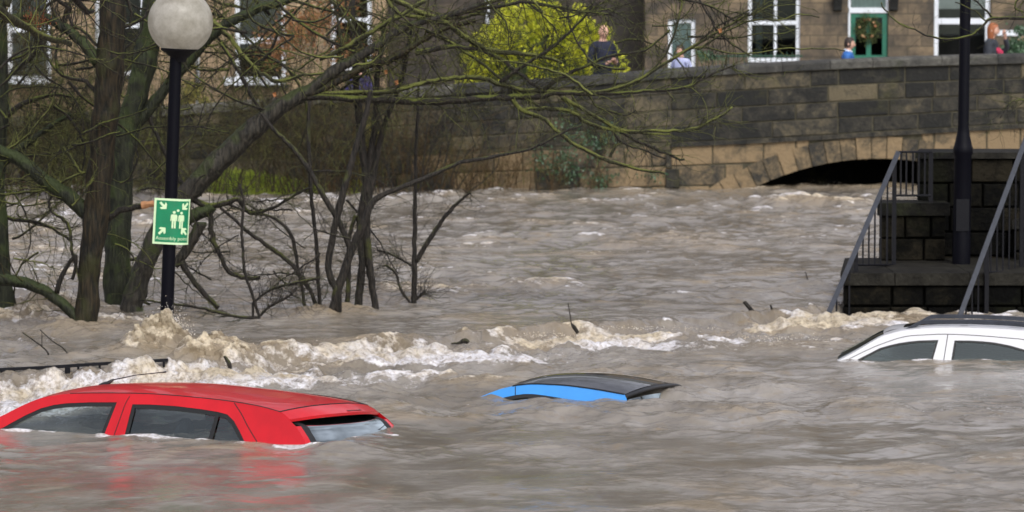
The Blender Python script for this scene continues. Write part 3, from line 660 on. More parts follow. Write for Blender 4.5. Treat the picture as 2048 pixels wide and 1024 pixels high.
# wreath hangs on the door: a thing of its own
wr = MB(); rgw = random.Random(4); wc = P(1735, 57, YH)
M['wreath'] = mat('fir_wreath', (.02, .045, .012), .8, col2=(.10, .11, .03), vscale=30)
M['berry'] = mat('wreath_berry', (.45, .12, .05), .5, col2=(.5, .4, .2), vscale=20)
for i in range(1100):
    t = rgw.uniform(0, 2*PI); r = .20+rgw.gauss(0, .065); c = Vector((wc.x+r*math.cos(t), YH+.01+rgw.gauss(0, .025), wc.z+r*math.sin(t)*1.1))
    d = Vector((rgw.gauss(0, 1), rgw.gauss(0, 1)-.5, rgw.gauss(0, 1))).normalized()*.05; e = d.orthogonal().normalized()*.012
    wr.add([c-e, c+e, c+d], [(0, 1, 2)], 0)
wro = wr.build('door_wreath', M['wreath']); tag(wro, 'green and orange wreath hanging on the green door', 'wreath')
wr = MB()
for i in range(16):
    t = rgw.uniform(0, 2*PI); wr.tube([(wc.x+.18*math.cos(t), YH-.05, wc.z+.2*math.sin(t)), (wc.x+.18*math.cos(t), YH-.01, wc.z+.2*math.sin(t))], .024, 6)
wr.build('berries', M['berry'], wro)
# far right bay of the next house
h2, ops = house('terraced_house', 'dark end house at the right edge with one white window bar', 2062, 2600, YH-.12, M['house_dark'], [(2070, 2140, -60, 60)])
window(h2, ops[0], YH-.12, fw=.09)
lw = MB(); a = P(1992, 65, YH-1.4); c = P(2130, 65, YH-1.4)
lw.box(a.x, c.x, YH-1.45, YH-1.35, a.z-.07, a.z+.05); 
# white boarded bench rail / garden rail standing in front of the houses
gr = empty('garden_rail', (0, 0, 0)); tag(gr, 'white garden rail behind the red haired person', 'rail')
lw.build('rail', M['upvc'], gr)
for x in (a.x+.9, c.x-.05): m = MB(); m.box(x-.04, x+.04, YH-1.44, YH-1.36, .9, a.z-.07); m.build('post', M['coping'], gr)
# left house
h3, ops = house('terraced_house', 'tan sandstone house with white windows seen through the bare trees at the left', -500, 772, YH, M['house_tan'],
    [(15, 102, -60, 166), (200, 290, -60, 150), (470, 572, -60, 168), (662, 744, -60, 140)])
window(h3, ops[0], YH, trans=((.47, .1),), fw=.09, blind=.9); window(h3, ops[1], YH, trans=((.47, .1),), fw=.09); window(h3, ops[2], YH, trans=((.38, .13),), fw=.1, blind=.7); window(h3, ops[3], YH, trans=((.5, .1),), fw=.1)
for (px0, px1, py) in ((448, 545, 168), (20, 100, 158)):
    pass
for pxc, z0 in ((396, 210), (196, 200)):
    m = MB(); c = P(pxc, 100, YH); m.tube([(c.x, YH-.09, P(1024, z0, YH).z), (c.x, YH-.09, 7.1)], .045, 10); m.build('downpipe', M['upvc'], h3, smooth=True)
for op in (ops[0], ops[2]):
    m = MB(); m.box(op[0]-.22, op[1]-.1, YH-.32, YH-.18, op[2]-.02, op[2]+.16); m.build('window_box', M['upvc'], h3)
h4, ops = house('terraced_house', 'dark set back house behind the yellow green hedge', 774, 1288, YH+1.2, M['house_dark'], [(1120, 1230, -80, -20)])
window(h4, ops[0], YH+1.2, fw=.08)
m = MB(); c = P(975, 100, YH+1.2); m.tube([(c.x, YH+1.1, .9), (c.x, YH+1.1, 7.1)], .05, 10); m.build('downpipe', M['upvc'], h4, smooth=True)
# garden iron railing by the middle window
gf = empty('garden_railing', (0, 0, 0)); tag(gf, 'low green garden railing below the middle sash window', 'railing')
M['dkgreen'] = mat('dark_green_paint', (.012, .05, .03), .5)
m = MB(); a = P(1425, 112, 72.5); c = P(1605, 112, 72.5); m.box(a.x, c.x, 72.48, 72.52, a.z-.02, a.z+.02); m.box(a.x, c.x, 72.485, 72.515, a.z-.6, a.z-.57)
n = int((c.x-a.x)/.11)
for i in range(n+1): x = a.x+i*.11; m.box(x-.008, x+.008, 72.492, 72.508, .95, a.z+.08)
m.build('bars', M['dkgreen'], gf)
# ================================================================== CARS
class Car:
    def __init__(s, name, label, opx, ang, roll, t, W, cat='car', z0=0):
        O = G(*opx, z0); an = math.radians(ang); ro = math.radians(roll)
        a = Vector((math.cos(an), -math.sin(an), 0)); b = Vector((math.sin(an), math.cos(an), 0))
        b2 = (b*math.cos(ro)+Vector((0, 0, 1))*math.sin(ro)).normalized(); u = a.cross(b2)
        s.M = Matrix(((a.x, b2.x, u.x, O.x), (a.y, b2.y, u.y, O.y), (a.z, b2.z, u.z, O.z), (0, 0, 0, 1)))
        s.Mi = s.M.inverted(); s.t = t; s.W = W
        s.root = empty(name, mat=s.M); tag(s.root, label, cat)
    def loc(s, px, py):
        o = s.Mi @ CAMP; r = s.Mi.to_3x3() @ ray(px, py); return o, r
    def sp(s, px, py):
        o, r = s.loc(px, py); k = (s.t*o.z-o.y)/(r.y-s.t*r.z); p = o+r*k; return (p.x, p.z)
    def atz(s, px, py, z):
        o, r = s.loc(px, py); return o+r*((z-o.z)/r.z)
    def aty(s, px, py, y):
        o, r = s.loc(px, py); return o+r*((y-o.y)/r.y)
    def k(s, z): return s.t*z
    def near(s, x, z, out=0): return (x, s.k(z)-out, z)
    def far(s, x, z, out=0): return (x, s.W-s.k(z)+out, z)
def resample(poly, step, closed=True):
    out = []; n = len(poly)
    for i in range(n if closed else n-1):
        a = poly[i]; b = poly[(i+1) % n]; d = math.hypot(b[0]-a[0], b[1]-a[1]); k = max(1, int(d/step))
        for j in range(k): out.append((a[0]+(b[0]-a[0])*j/k, a[1]+(b[1]-a[1])*j/k))
    if not closed: out.append(poly[-1])
    return out
def pip(x, y, poly):
    c = False; n = len(poly); j = n-1
    for i in range(n):
        if (poly[i][1] > y) != (poly[j][1] > y) and x < (poly[j][0]-poly[i][0])*(y-poly[i][1])/(poly[j][1]-poly[i][1])+poly[i][0]: c = not c
        j = i
    return c
def panel2d(outer, holes, step=.05):
    """triangulated 2-D panel with holes and interior points"""
    vs = []; es = []
    for loop in [outer]+holes:
        b = len(vs); vs += [Vector(p) for p in loop]; n = len(loop); es += [(b+i, b+(i+1) % n) for i in range(n)]
    x0 = min(v.x for v in vs); x1 = max(v.x for v in vs); y0 = min(v.y for v in vs); y1 = max(v.y for v in vs)
    nb = list(vs)
    x = x0+step*.5
    while x < x1:
        y = y0+step*.5
        while y < y1:
            if pip(x, y, outer) and not any(pip(x, y, h) for h in holes) and min((v.x-x)**2+(v.y-y)**2 for v in nb) > (step*.45)**2: vs.append(Vector((x, y)))
            y += step
        x += step
    r = geometry.delaunay_2d_cdt(vs, es, [], 0, 1e-6); V, F = r[0], r[2]; out = []
    for f in F:
        cx = sum(V[i].x for i in f)/3; cy = sum(V[i].y for i in f)/3
        if pip(cx, cy, outer) and not any(pip(cx, cy, h) for h in holes):
            if (V[f[1]]-V[f[0]]).cross(V[f[2]]-V[f[0]]) < 0: f = f[::-1]
            out.append(tuple(f))
    return [(v.x, v.y) for v in V], out
def ribbon(mb, fn, pts, w, closed, mi=0, out=.0, th=.006):
    """flat strip of width w following 2-D pts, mapped by fn(x,z,out)"""
    n = len(pts); L_ = []; R_ = []
    for i, p in enumerate(pts):
        a = pts[(i-1) % n] if closed or i > 0 else p; b = pts[(i+1) % n] if closed or i < n-1 else p
        d = Vector((b[0]-a[0], b[1]-a[1])); d = d.normalized() if d.length > 1e-9 else Vector((1, 0)); nn = Vector((-d.y, d.x))
        L_.append((p[0], p[1])); R_.append((p[0]+nn.x*w, p[1]+nn.y*w))
    vs = [fn(x, z, out) for x, z in L_]+[fn(x, z, out) for x, z in R_]
    m = n if closed else n-1
    mb.add(vs, [(i, (i+1) % n, n+(i+1) % n, n+i) for i in range(m)], mi)
def build_side(car, outer, holes, paint, name='body', bulge=.012):
    V, F = panel2d(resample(outer, .05), [resample(h, .04) for h in holes]); m = MB()
    m.add([car.near(x, z) for x, z in V], F); nF = [f[::-1] for f in F]; m.add([car.far(x, z) for x, z in V], nF)
    # returns: turn the window-opening edges inwards so the shell has thickness
    for h in holes:
        hh = resample(h, .04); n = len(hh)
        for fn, sg in ((car.near, -1), (car.far, -1)):
            m.add([fn(x, z, 0) for x, z in hh]+[fn(x, z, -.035) for x, z in hh], [(i, (i+1) % n, n+(i+1) % n, n+i) for i in range(n)])
    return m
def windows2(car, hole_rings, glass_m, seal=.032, name='window'):
    for ring in hole_rings:
        rr = resample(ring, .04)
        area = sum(a[0]*b[1]-b[0]*a[1] for a, b in zip(rr, rr[1:]+rr[:1]))
        if area < 0: rr = rr[::-1]
        V, F = panel2d(rr, [], .08)
        for fn in (car.near, car.far):
            m = MB(); m.add([fn(x, z, -.012) for x, z in V], F); g = m.build(name, glass_m, car.root)
            m = MB(); ribbon(m, fn, rr, seal, True, out=-.003); m.build('window_seal', M['rubber'], g)
def roof_loft(car, seam, crown, v0=0, v1=1, nv=24, drop=0, bow=0.0, bowend=0.0, inset=0, power=2.6):
    rows = []; n = len(seam)
    for i, (x, z) in enumerate(seam):
        cr = crown(i/(n-1)); bo = bow+(bowend-bow)*i/(n-1); r = []
        for j in range(nv+1):
            v = v0+(v1-v0)*j/nv; q = abs(2*v-1); yn = car.k(z)+inset; yf = car.W-car.k(z)-inset
            r.append((x+bo*(1-q*q), yn+(yf-yn)*v, z+cr*(1-q**power)-drop))
        rows.append(r)
    return rows
def seat(car, x, yc, ztop, mat_, wd=.46, headw=.24):
    """reclined seat back with a separate padded headrest on two pins"""
    s_ = MB(); prof = [(0, -.5), (.10, -.5), (.17, ztop-.30), (.19, ztop-.21), (.13, ztop-.19), (.05, ztop-.25)]
    vs = [(x+a*1.0, yc+sg*wd/2*(1 if z < ztop-.25 else .82), z) for sg in (-1, 1) for a, z in prof]; n = len(prof)
    s_.add(vs, [tuple(range(n)), tuple(range(2*n-1, n-1, -1))]+[(i, i+n, (i+1) % n+n, (i+1) % n) for i in range(n)])
    o = s_.build('seat', mat_, car.root)
    h = MB(); rws = []
    for j in range(9):
        t = -1+2*j/8; ww = headw/2*(1-abs(t)**3*.25); zz = ztop-.09+t*.085
        rws.append([(x+.17+.045*math.cos(q)*(1-t*t*.5)+.02*t, yc+ww*math.sin(q)*(1-abs(t)**4*.6), zz) for q in np.linspace(0, 2*PI, 17)])
    h.grid(rws); h.add([rws[-1][i] for i in range(16)], [tuple(range(16))])
    for sg in (-.05, .05): h.tube([(x+.16, yc+sg, ztop-.24), (x+.17, yc+sg, ztop-.15)], .007, 6)
    h.build('headrest', mat_, o, smooth=50)
def gap(mb, car, pxs, w=.007, out=.0015):
    p = [car.sp(*q) for q in pxs]; p = [tuple(q) for q in catmull(p, 4)]
    ribbon(mb, car.near, p, w, False, 1, out); ribbon(mb, car.far, p, w, False, 1, out)
# ---------------------------------------------------------------- red hatchback
c = Car('hatchback', 'red five door hatchback submerged to its windows at the lower left', (612, 893), 27.8, -3.6, .30, 1.46)
seam_px = [(-75, 868), (-30, 846), (0, 833.5), (45, 811), (78, 797.5), (105, 791.5), (140, 787.5), (200, 786.5), (260, 787), (307, 788.5), (350, 791.5), (420, 798), (468, 804), (520, 813), (560, 824)]
seam = catmull([c.sp(*p) for p in seam_px], 3)
rear = [c.sp(*p) for p in [(579, 840), (592, 853), (601, 867), (609, 881), (613, 895)]]
outer = list(seam)+rear[0:]+[(rear[-1][0]+.03, -.12), (rear[-1][0]+.03, -.45), (seam[0][0]-.7, -.45), (seam[0][0]-.7, -.16), (seam[0][0]-.05, -.10)]
fw_px = [(10, 853), (20.5, 847), (50, 831), (82, 816.5), (107, 810), (133, 806.5), (180, 804.5), (234, 804.5), (205, 878)]
w1 = [c.sp(*p) for p in fw_px]; w1 += [(w1[-1][0]-.05, -.16), (w1[0][0]-.06, -.16), (w1[0][0]-.12, -.07)]
rw_px = [(264.6, 808.5), (300, 809), (350, 812), (400, 818), (437, 824), (455, 829), (468, 842), (480, 864), (488, 881)]
w2 = [c.sp(*p) for p in rw_px]; w2 += [(w2[-1][0]+.02, -.16), (c.sp(247, 878)[0]-.05, -.16), c.sp(247, 878)]
m = build_side(c, outer, [w1, w2], None)
# roof skin, pillars
isplit = 13; rs = seam[isplit:]; fs_ = seam[:isplit+1]
cr_roof = lambda t: .030+.030*math.sin(PI*min(1, t*1.15+.1)) if t < .9 else .035
m.grid(roof_loft(c, rs, cr_roof, bow=-.06, bowend=.05))
m.grid(roof_loft(c, fs_, lambda t: .03, 0, .055, 3, bow=-.10, bowend=-.06)); m.grid(roof_loft(c, fs_, lambda t: .03, .945, 1, 3, bow=-.10, bowend=-.06))
# rear corner posts
tip = rear[0]; redge = [seam[-1]]+rear+[(rear[-1][0]+.04, -.2), (rear[-1][0]+.05, -.45)]
def rear_loft(pts, v0, v1, nv, bulge=.05, dx=0, dz=0, inset=0):
    rows = []
    for x, z in pts:
        rows.append([(x+dx+bulge*(1-abs(2*v-1)**2.2), c.k(z)+inset+(c.W-2*c.k(z)-2*inset)*v, z+dz) for v in np.linspace(v0, v1, nv+1)])
    return rows
glz = catmull([(p[0]-.004, p[1]) for p in rear[1:]+[(rear[-1][0]+.04, -.2), (rear[-1][0]+.05, -.3)]], 3)
m.grid(rear_loft(glz, 0, .045, 2)); m.grid(rear_loft(glz, .955, 1, 2))
gap(m, c, [(259, 792), (250, 808), (238, 841), (225.6, 876), (218, 900)]); gap(m, c, [(467.7, 806), (482, 828), (496, 855), (515, 887), (520, 900)])
sm = [(x, z) for x, z in seam[18:]]
ribbon(m, c.near, sm, .006, False, 1, .002); ribbon(m, c.far, sm, .006, False, 1, .002)
m.build('body', [M['red'], M['rubber']], c.root, smooth=32)
windows2(c, [w1], M['glass']); windows2(c, [w2], M['glass'], seal=.034)
for fn in (c.near, c.far):
    m = MB(); d0, d1 = c.sp(435, 826), c.sp(420, 880); dd = (d1[0]+(d1[0]-d0[0])*.8, -.14); wv = .034
    m.add([fn(d0[0]-wv*.4, d0[1], 0), fn(d0[0]+wv*.6, d0[1], 0), fn(dd[0]+wv*.6, dd[1], 0), fn(dd[0]-wv*.6, dd[1], 0)], [(0, 1, 2, 3)]); m.build('window_divider', M['rubber'], c.root)
# windscreen
m = MB(); m.grid(roof_loft(c, fs_, lambda t: .03, .055, .945, 16, bow=-.10, bowend=-.06, drop=.004)); ws = m.build('windscreen', M['glass'], c.root, smooth=True)
m = MB(); p2 = [fs_[-2], fs_[-1]]; m.grid(roof_loft(c, p2, lambda t: .032, .05, .95, 16, bow=-.07, bowend=-.06, drop=-.002)); m.build('windscreen_seal', M['rubber'], ws)
m = MB(); m.grid([[(x, y, z-.02) for x, y, z in r] for r in roof_loft(c, rs, cr_roof, .03, .97, bow=-.06, bowend=.0)]); m.build('headliner', M['trim'], c.root, smooth=True)
# tailgate: spoiler + glass
def spoiler(car, sm0, tp, th=.03, under=.09, bowA=.05, bowB=.09, crA=.035, crB=.03, nv=24, inset=.004, lift=0):
    m = MB(); R = []
    for (x, z, bo, cr) in ((sm0[0]+.006, sm0[1]+.0, bowA, crA), ((sm0[0]+tp[0])/2, (sm0[1]+tp[1])/2+.006+lift, (bowA+bowB)/2, (crA+crB)/2), (tp[0], tp[1], bowB, crB), (tp[0]-.004, tp[1]-th, bowB, crB)):
        R.append([(x+bo*(1-abs(2*v-1)**2.6), car.k(z)+inset+(car.W-2*car.k(z)-2*inset)*v, z+cr*(1-abs(2*v-1)**2.6)) for v in np.linspace(0, 1, nv+1)])
    m.grid(R)
    U = [(R[3][i][0]-under, R[3][i][1], R[3][i][2]+.0) for i in range(nv+1)]
    m.grid([R[3], U], 1)
    m.add([R[0][0], R[1][0], R[2][0], R[3][0], U[0]], [(0, 1, 2, 3, 4)]); m.add([R[0][-1], R[1][-1], R[2][-1], R[3][-1], U[-1]], [(4, 3, 2, 1, 0)])
    return m, R
m, R = spoiler(c, seam[-1], c.sp(579, 839), th=.022, under=.16)
sp_ = m.build('tailgate', [M['red'], M['rubber']], c.root, smooth=32)
m = MB(); q = R[2][13:18]; m.add([(q[0][0]-.05, q[0][1], q[0][2]+.020), (q[-1][0]-.05, q[-1][1], q[-1][2]+.020), (q[-1][0]-.01, q[-1][1], q[-1][2]+.010), (q[0][0]-.01, q[0][1], q[0][2]+.010)], [(0, 1, 2, 3)])
m.build('brake_light', M['blackroof'], sp_)
gl2 = catmull([(R[3][0][0]-.075, R[3][0][1] and R[3][0][2]+.012)]+[(p[0]-.012, p[1]) for p in rear[1:]]+[(rear[-1][0]+.03, -.2)], 3)
m = MB(); m.grid(rear_loft(gl2, .045, .955, 18, bulge=.055)); rgz = m.build('rear_window', M['glass'], c.root, smooth=True)
m = MB(); m.grid(rear_loft(gl2, .045, .10, 3, bulge=.056, dx=.002)); m.grid(rear_loft(gl2, .90, .955, 3, bulge=.056, dx=.002)); m.build('window_seal', M['rubber'], rgz)
m = MB(); y_ = c.W*.5; xw = rear[2][0]+.045; m.tube([(xw+.02, y_, -.02), (xw+.015, y_+.18, .03), (xw-.0, y_+.42, .055)], .008, 6); m.build('wiper', M['black'], c.root)
# tailgate seam
m = MB(); R0 = [(p[0]-.008, p[1], p[2]+.003) for p in R[0]]; m.tube(R0, .0045, 5); m.build('tailgate_gap', M['rubber'], c.root)
# aerial
A = c.aty(214, 772, c.W/2-.1)
ab = empty('aerial', (0, 0, 0)); ab.parent = c.root
m = MB(); zb = A.z; m.tube([(A.x-.06, A.y, zb-.015), (A.x-.03, A.y, zb+.0), (A.x+.01, A.y, zb+.022), (A.x+.06, A.y-.0, zb+.055)], [.03, .03, .018, .008], 8); m.build('aerial_base', M['black'], ab, smooth=True)
T = c.aty(330, 744, A.y); m = MB(); m.tube([(A.x+.05, A.y, zb+.05), ((A.x+T.x)/2, A.y, (zb+.05+T.z)/2+.006), tuple(T)], [.005, .004, .0035], 6); m.tube([tuple(T-Vector((.02, 0, .004))), tuple(T+Vector((.01, 0, .002)))], .006, 6); m.build('aerial_rod', M['black'], ab)
xh = c.sp(322, 845)[0]-.17
for yy in (.36, c.W/2, c.W-.36): seat(c, xh, yy, c.sp(322, 836)[1]+(-.02 if yy != c.W/2 else -.07), M['seat'], .42, .23)
xf = c.sp(190, 845)[0]-.05
for yy in (.38, c.W-.38): seat(c, xf, yy, c.sp(190, 850)[1]+.02, M['seat'])
m = MB(); m.box(c.sp(150, 860)[0]-1.0, c.sp(150, 860)[0]-.6, .15, c.W-.15, -.4, -.02); m.build('dashboard', M['trim'], c.root)
# ---------------------------------------------------------------- blue car
c = Car('hatchback', 'bright blue car with a black roof, almost completely under water', (1250, 800), 21, -4.2, .33, 1.5)
seam_px = [(925, 806), (954, 796), (975, 788), (997, 779.5), (1015, 775), (1032, 771), (1063, 768), (1098, 769), (1137, 771.5), (1190, 778.5), (1225, 784.5), (1249, 789)]
seam = catmull([c.sp(*p) for p in seam_px], 3)
rear = [c.sp(*p) for p in [(1253, 797), (1256, 806)]]
outer = list(seam)+rear+[(rear[-1][0]+.05, -.45), (seam[0][0]-.5, -.45), (seam[0][0]-.1, -.12)]
w_px = [(984, 801), (1005.5, 795.5), (1032, 790), (1048, 788), (1066, 788), (1090, 791), (1124, 796.5), (1160, 802), (1200, 811)]
w1 = [c.sp(*p) for p in w_px]; w1 += [(w1[-1][0]+.0, -.2), (w1[0][0]-.1, -.2)]
m = build_side(c, outer, [w1], None)
isplit = 14; rs = seam[isplit:]; fs_ = seam[:isplit+1]
m.grid(roof_loft(c, fs_, lambda t: .025, 0, .05, 3, bow=-.08, bowend=-.03)); m.grid(roof_loft(c, fs_, lambda t: .025, .95, 1, 3, bow=-.08, bowend=-.03))
gap(m, c, [(1030, 773), (1030, 790)])
m.build('body', [M['blue'], M['rubber']], c.root, smooth=32)
windows2(c, [w1], M['dkglass'], seal=.03)
crb = lambda t: .04+.035*math.sin(PI*min(1, max(0, .1+t*.9)))+.035*t
m = MB(); m.grid(roof_loft(c, rs, crb, bow=-.03, bowend=.10)); m.build('roof', M['blackroof'], c.root, smooth=True)
m = MB(); m.grid(roof_loft(c, fs_, lambda t: .025, .05, .95, 16, bow=-.08, bowend=-.03, drop=.004)); m.build('windscreen', M['dkglass'], c.root, smooth=True)
# black rear lip with pale glass under it
z = seam[-1][1]; rows = []
x0 = seam[-1][0]
m, R = spoiler(c, seam[-1], (x0+.03, z-.012), th=.014, under=.03, bowA=.10, bowB=.12, crA=.074, crB=.074)
m.build('rear_spoiler', [M['black'], M['rubber']], c.root, smooth=40)
gp = [(x0+.01, z-.04), (x0+.06, z-.12), (x0+.12, z-.22)]
m = MB(); m.grid([[(x+.11*(1-abs(2*v-1)**2.2), c.k(zz)+(c.W-2*c.k(zz))*v, zz-.01+.05*(1-abs(2*v-1)**2.6)) for v in np.linspace(.03, .97, 18)] for x, zz in gp]); m.build('rear_window', M['glass'], c.root, smooth=True)
m = MB(); m.tube([(x, c.k(z)-.002, z+.002) for x, z in rs], .006, 5); m.tube([(x, c.W-c.k(z)+.002, z+.002) for x, z in rs], .006, 5); m.build('roof_gutter', M['rubber'], c.root)
# ---------------------------------------------------------------- white car
c = Car('estate_car', 'white estate car with black roof rails, flooded to the windows at the right edge', (1900, 722), 11, -2.6, .28, 1.5)
sil = [(1640, 741), (1683, 718.5), (1720, 698), (1757, 676), (1775, 669), (1808, 661), (1850, 656.5), (1900, 655), (1960, 656), (2048, 661), (2110, 671), (2170, 688), (2225, 712), (2260, 735)]
seam = catmull([c.sp(*p) for p in sil], 3)
outer = list(seam)+[(seam[-1][0]+.05, -.45), (seam[0][0]-.9, -.45), (seam[0][0]-.8, -.15), (seam[0][0]-.05, -.1)]
f_px = [(1700, 727), (1717, 718), (1760, 696), (1779, 690.5), (1799, 686), (1819, 683), (1839, 681), (1877, 680), (1865, 722)]
w1 = [c.sp(*p) for p in f_px]; w1 += [(w1[-1][0]-.03, -.18), (w1[0][0]-.1, -.18)]
r_px = [(1909, 681), (1939, 681), (1965, 682.5), (1989, 685), (2020, 691), (2048, 699), (2080, 713), (2095, 724)]
w2 = [c.sp(*p) for p in r_px]; w2 += [(w2[-1][0]+.02, -.18), (c.sp(1902, 722)[0]-.03, -.18), c.sp(1902, 722)]
q_px = [(2100, 706), (2120, 708), (2150, 722)]
m = build_side(c, outer, [w1, w2], None)
isplit = 11; rs = seam[isplit:]; fs_ = seam[:isplit+1]
cw = lambda t: .025+.02*math.sin(PI*min(1, t+.05))
for a, b_ in ((0, .13), (.87, 1)): m.grid(roof_loft(c, rs, cw, a, b_, 5, bow=-.05, bowend=.04))
m.grid(roof_loft(c, rs[:5], cw, .13, .87, 12, bow=-.05, bowend=-.04))
for a, b_ in ((0, .05), (.95, 1)): m.grid(roof_loft(c, fs_, lambda t: .03, a, b_, 3, bow=-.1, bowend=-.05))
gap(m, c, [(1699, 718), (1730, 703), (1759.5, 690), (1809, 674), (1859, 670), (1895, 669), (1959, 672), (2020, 677), (2048, 680), (2100, 692), (2140, 710)], .006)
gap(m, c, [(1895, 669), (1890, 700), (1886, 725)], .007)
m.build('body', [M['white'], M['rubber']], c.root, smooth=32)
windows2(c, [w1, w2], M['dkglass'], seal=.018)
m = MB(); m.grid(roof_loft(c, rs[4:-4], cw, .13, .87, 16, bow=-.04, bowend=.03, drop=.002)); m.build('sunroof', M['roofglass'], c.root, smooth=True)
m = MB(); m.grid(roof_loft(c, fs_, lambda t: .03, .05, .95, 16, bow=-.1, bowend=-.05, drop=.004)); m.build('windscreen', M['glass'], c.root, smooth=True)
# roof rails
rp_ = [(1808, 661), (1822, 655), (1840, 646), (1852, 643.5), (1919, 643.3), (1979, 645), (2048, 650), (2120, 661), (2150, 672)]
for side in (0, 1):
    pts = []
    y_ = .17
    for px, py in rp_:
        q_ = c.aty(px, py, y_); pts.append((q_.x, y_ if side == 0 else c.W-y_, q_.z))
    pts = catmull(pts, 4); m = MB(); n = len(pts)
    vs = []
    for i, p in enumerate(pts):
        e = min(i, n-1-i)/6; hgt = .02 if e >= 1 else .012+.008*e
        vs += [(p[0], p[1]-.02, p[2]-hgt), (p[0], p[1]-.022, p[2]+hgt*.6), (p[0], p[1]-.008, p[2]+hgt), (p[0], p[1]+.014, p[2]+hgt*.7), (p[0], p[1]+.016, p[2]-hgt)]
    m.add(vs, [(i*5+j, i*5+(j+1) % 5, (i+1)*5+(j+1) % 5, (i+1)*5+j) for i in range(n-1) for j in range(5)]+[(0, 1, 2, 3, 4), tuple((n-1)*5+j for j in (4, 3, 2, 1, 0))])
    for ii in (2, n-4):
        p = pts[ii]; m.box(p[0]-.03, p[0]+.10, p[1]-.018, p[1]+.014, p[2]-.075, p[2]+.005)
    m.build('roof_rail', M['handrail'], c.root, smooth=40)
xf = c.sp(1850, 705)[0]
for yy in (.38, c.W-.38): seat(c, xf, yy, .13, M['seat'])
xf = c.sp(2010, 705)[0]
for yy in (.38, c.W-.38): seat(c, xf, yy, .13, M['seat'])
m = MB(); m.grid([[(x, y, z-.02) for x, y, z in r] for r in roof_loft(c, rs, cw, .02, .98, bow=-.05, bowend=.0)]); m.build('headliner', M['trim'], c.root, smooth=True)
# ================================================================== TREES
rt = random.Random(21)
TWK = 1.85
def lev0(l): return l
def twigs(mb, pts, level, count, length, r0, droop=0, spread=1.0, moss=0, seg=6, mi=0, wig=.25, flat=.55, tmin=.15, bias=(0, 0, 0), tipk=.35):
    """random side shoots on a polyline of Vectors; returns nothing, fills mb"""
    n = len(pts)
    if n < 2: return
    for _ in range(int(count*TWK) if level == lev0(level) else count):
        t = rt.uniform(tmin, 1)*(n-1); i = min(int(t), n-2); p = pts[i].lerp(pts[i+1], t-i); d = (pts[i+1]-pts[i]).normalized()
        q = Vector((rt.gauss(0, 1), rt.gauss(0, 1)*flat, rt.gauss(0, 1))); q = (q-d*q.dot(d)).normalized()
        dr = (d*rt.uniform(.35, .9)+q*spread*rt.uniform(.5, 1.1)+Vector(bias)).normalized()
        L_ = length*rt.uniform(.45, 1.25); r = r0*rt.uniform(.7, 1.2)
        path = [p]; cur = p
        for k in range(seg):
            dr = (dr+Vector((rt.gauss(0, wig), rt.gauss(0, wig*flat), rt.gauss(0, wig)-droop*.12))).normalized()
            cur = cur+dr*L_/seg; path.append(cur)
        rad = [r*(1-(1-tipk)*k/seg) for k in range(seg+1)]
        mb.tube(path, rad, 4 if r < .008 else 5, mi, cap=False)
        if level > 0: twigs(mb, path, level-1, max(1, int(rt.uniform(1, 2.6))), L_*.5, r*.6, droop, spread, moss, max(3, seg-1), mi, wig, flat, .2, bias, tipk)
def limb(pxl, Y, jit=.0, sub=4):
    """pxl: list of (px,py,rpx[,dY]) -> points (Vector) and radii in metres at depth Y"""
    c = catmull([(a[0], a[1], a[2], (a[3] if len(a) > 3 else 0)) for a in pxl], sub); pts = []; rr = []
    for px, py, r, dy in c:
        pts.append(P(px+rt.gauss(0, jit), py+rt.gauss(0, jit), Y+dy)); rr.append(max(.0015, r*(Y+dy)/FPX))
    return pts, rr
def tree(name, label, Y, trunk, limbs, mt, group=None, trunk_rough=.25, n=16):
    """trunk: px polyline; limbs: list of (pxl, material key, twig spec)"""
    o = empty(name, tuple(G(trunk[0][0], trunk[0][1]))); base = Vector(o.location); tag(o, label, 'tree', group)
    m = MB(); pts, rr = limb(trunk, Y, 0, 8); rr = [q*.87 for q in rr]; pts = [pts[0]-Vector((0, 0, .7))]+pts; rr = [rr[0]*1.15]+rr
    m.tube([p-base for p in pts], rr, n, rough=trunk_rough); m.build('trunk', M[mt], o, smooth=True)
    for pxl, mk, spec in limbs:
        p, r = limb(pxl, Y, .9); mm = MB(); r = [q*(.80 if mk in ('lichen', 'branch') else .92) for q in r]; p = [q-base for q in p]
        mm.tube(p, r, 8 if r[0] > .02 else 6, rough=.12)
        tm = mm; tk = mk
        if spec:
            cnt, ln, r0, lev = spec[:4]; r0 *= 1.15; kw = spec[4] if len(spec) > 4 else {}
            tk = kw.get('m', mk if mk in ('branch', 'lichen', 'stem') else 'twig'); kw = {k: v for k, v in kw.items() if k != 'm'}
            if tk != mk: tm = MB()
            twigs(tm, p, lev, cnt, ln, r0, **kw)
        bo = mm.build('branch', M[mk], o, smooth=True)
        if tm is not mm: tm.build('twigs', M[tk], bo, smooth=True)
    return o, base
K = dict
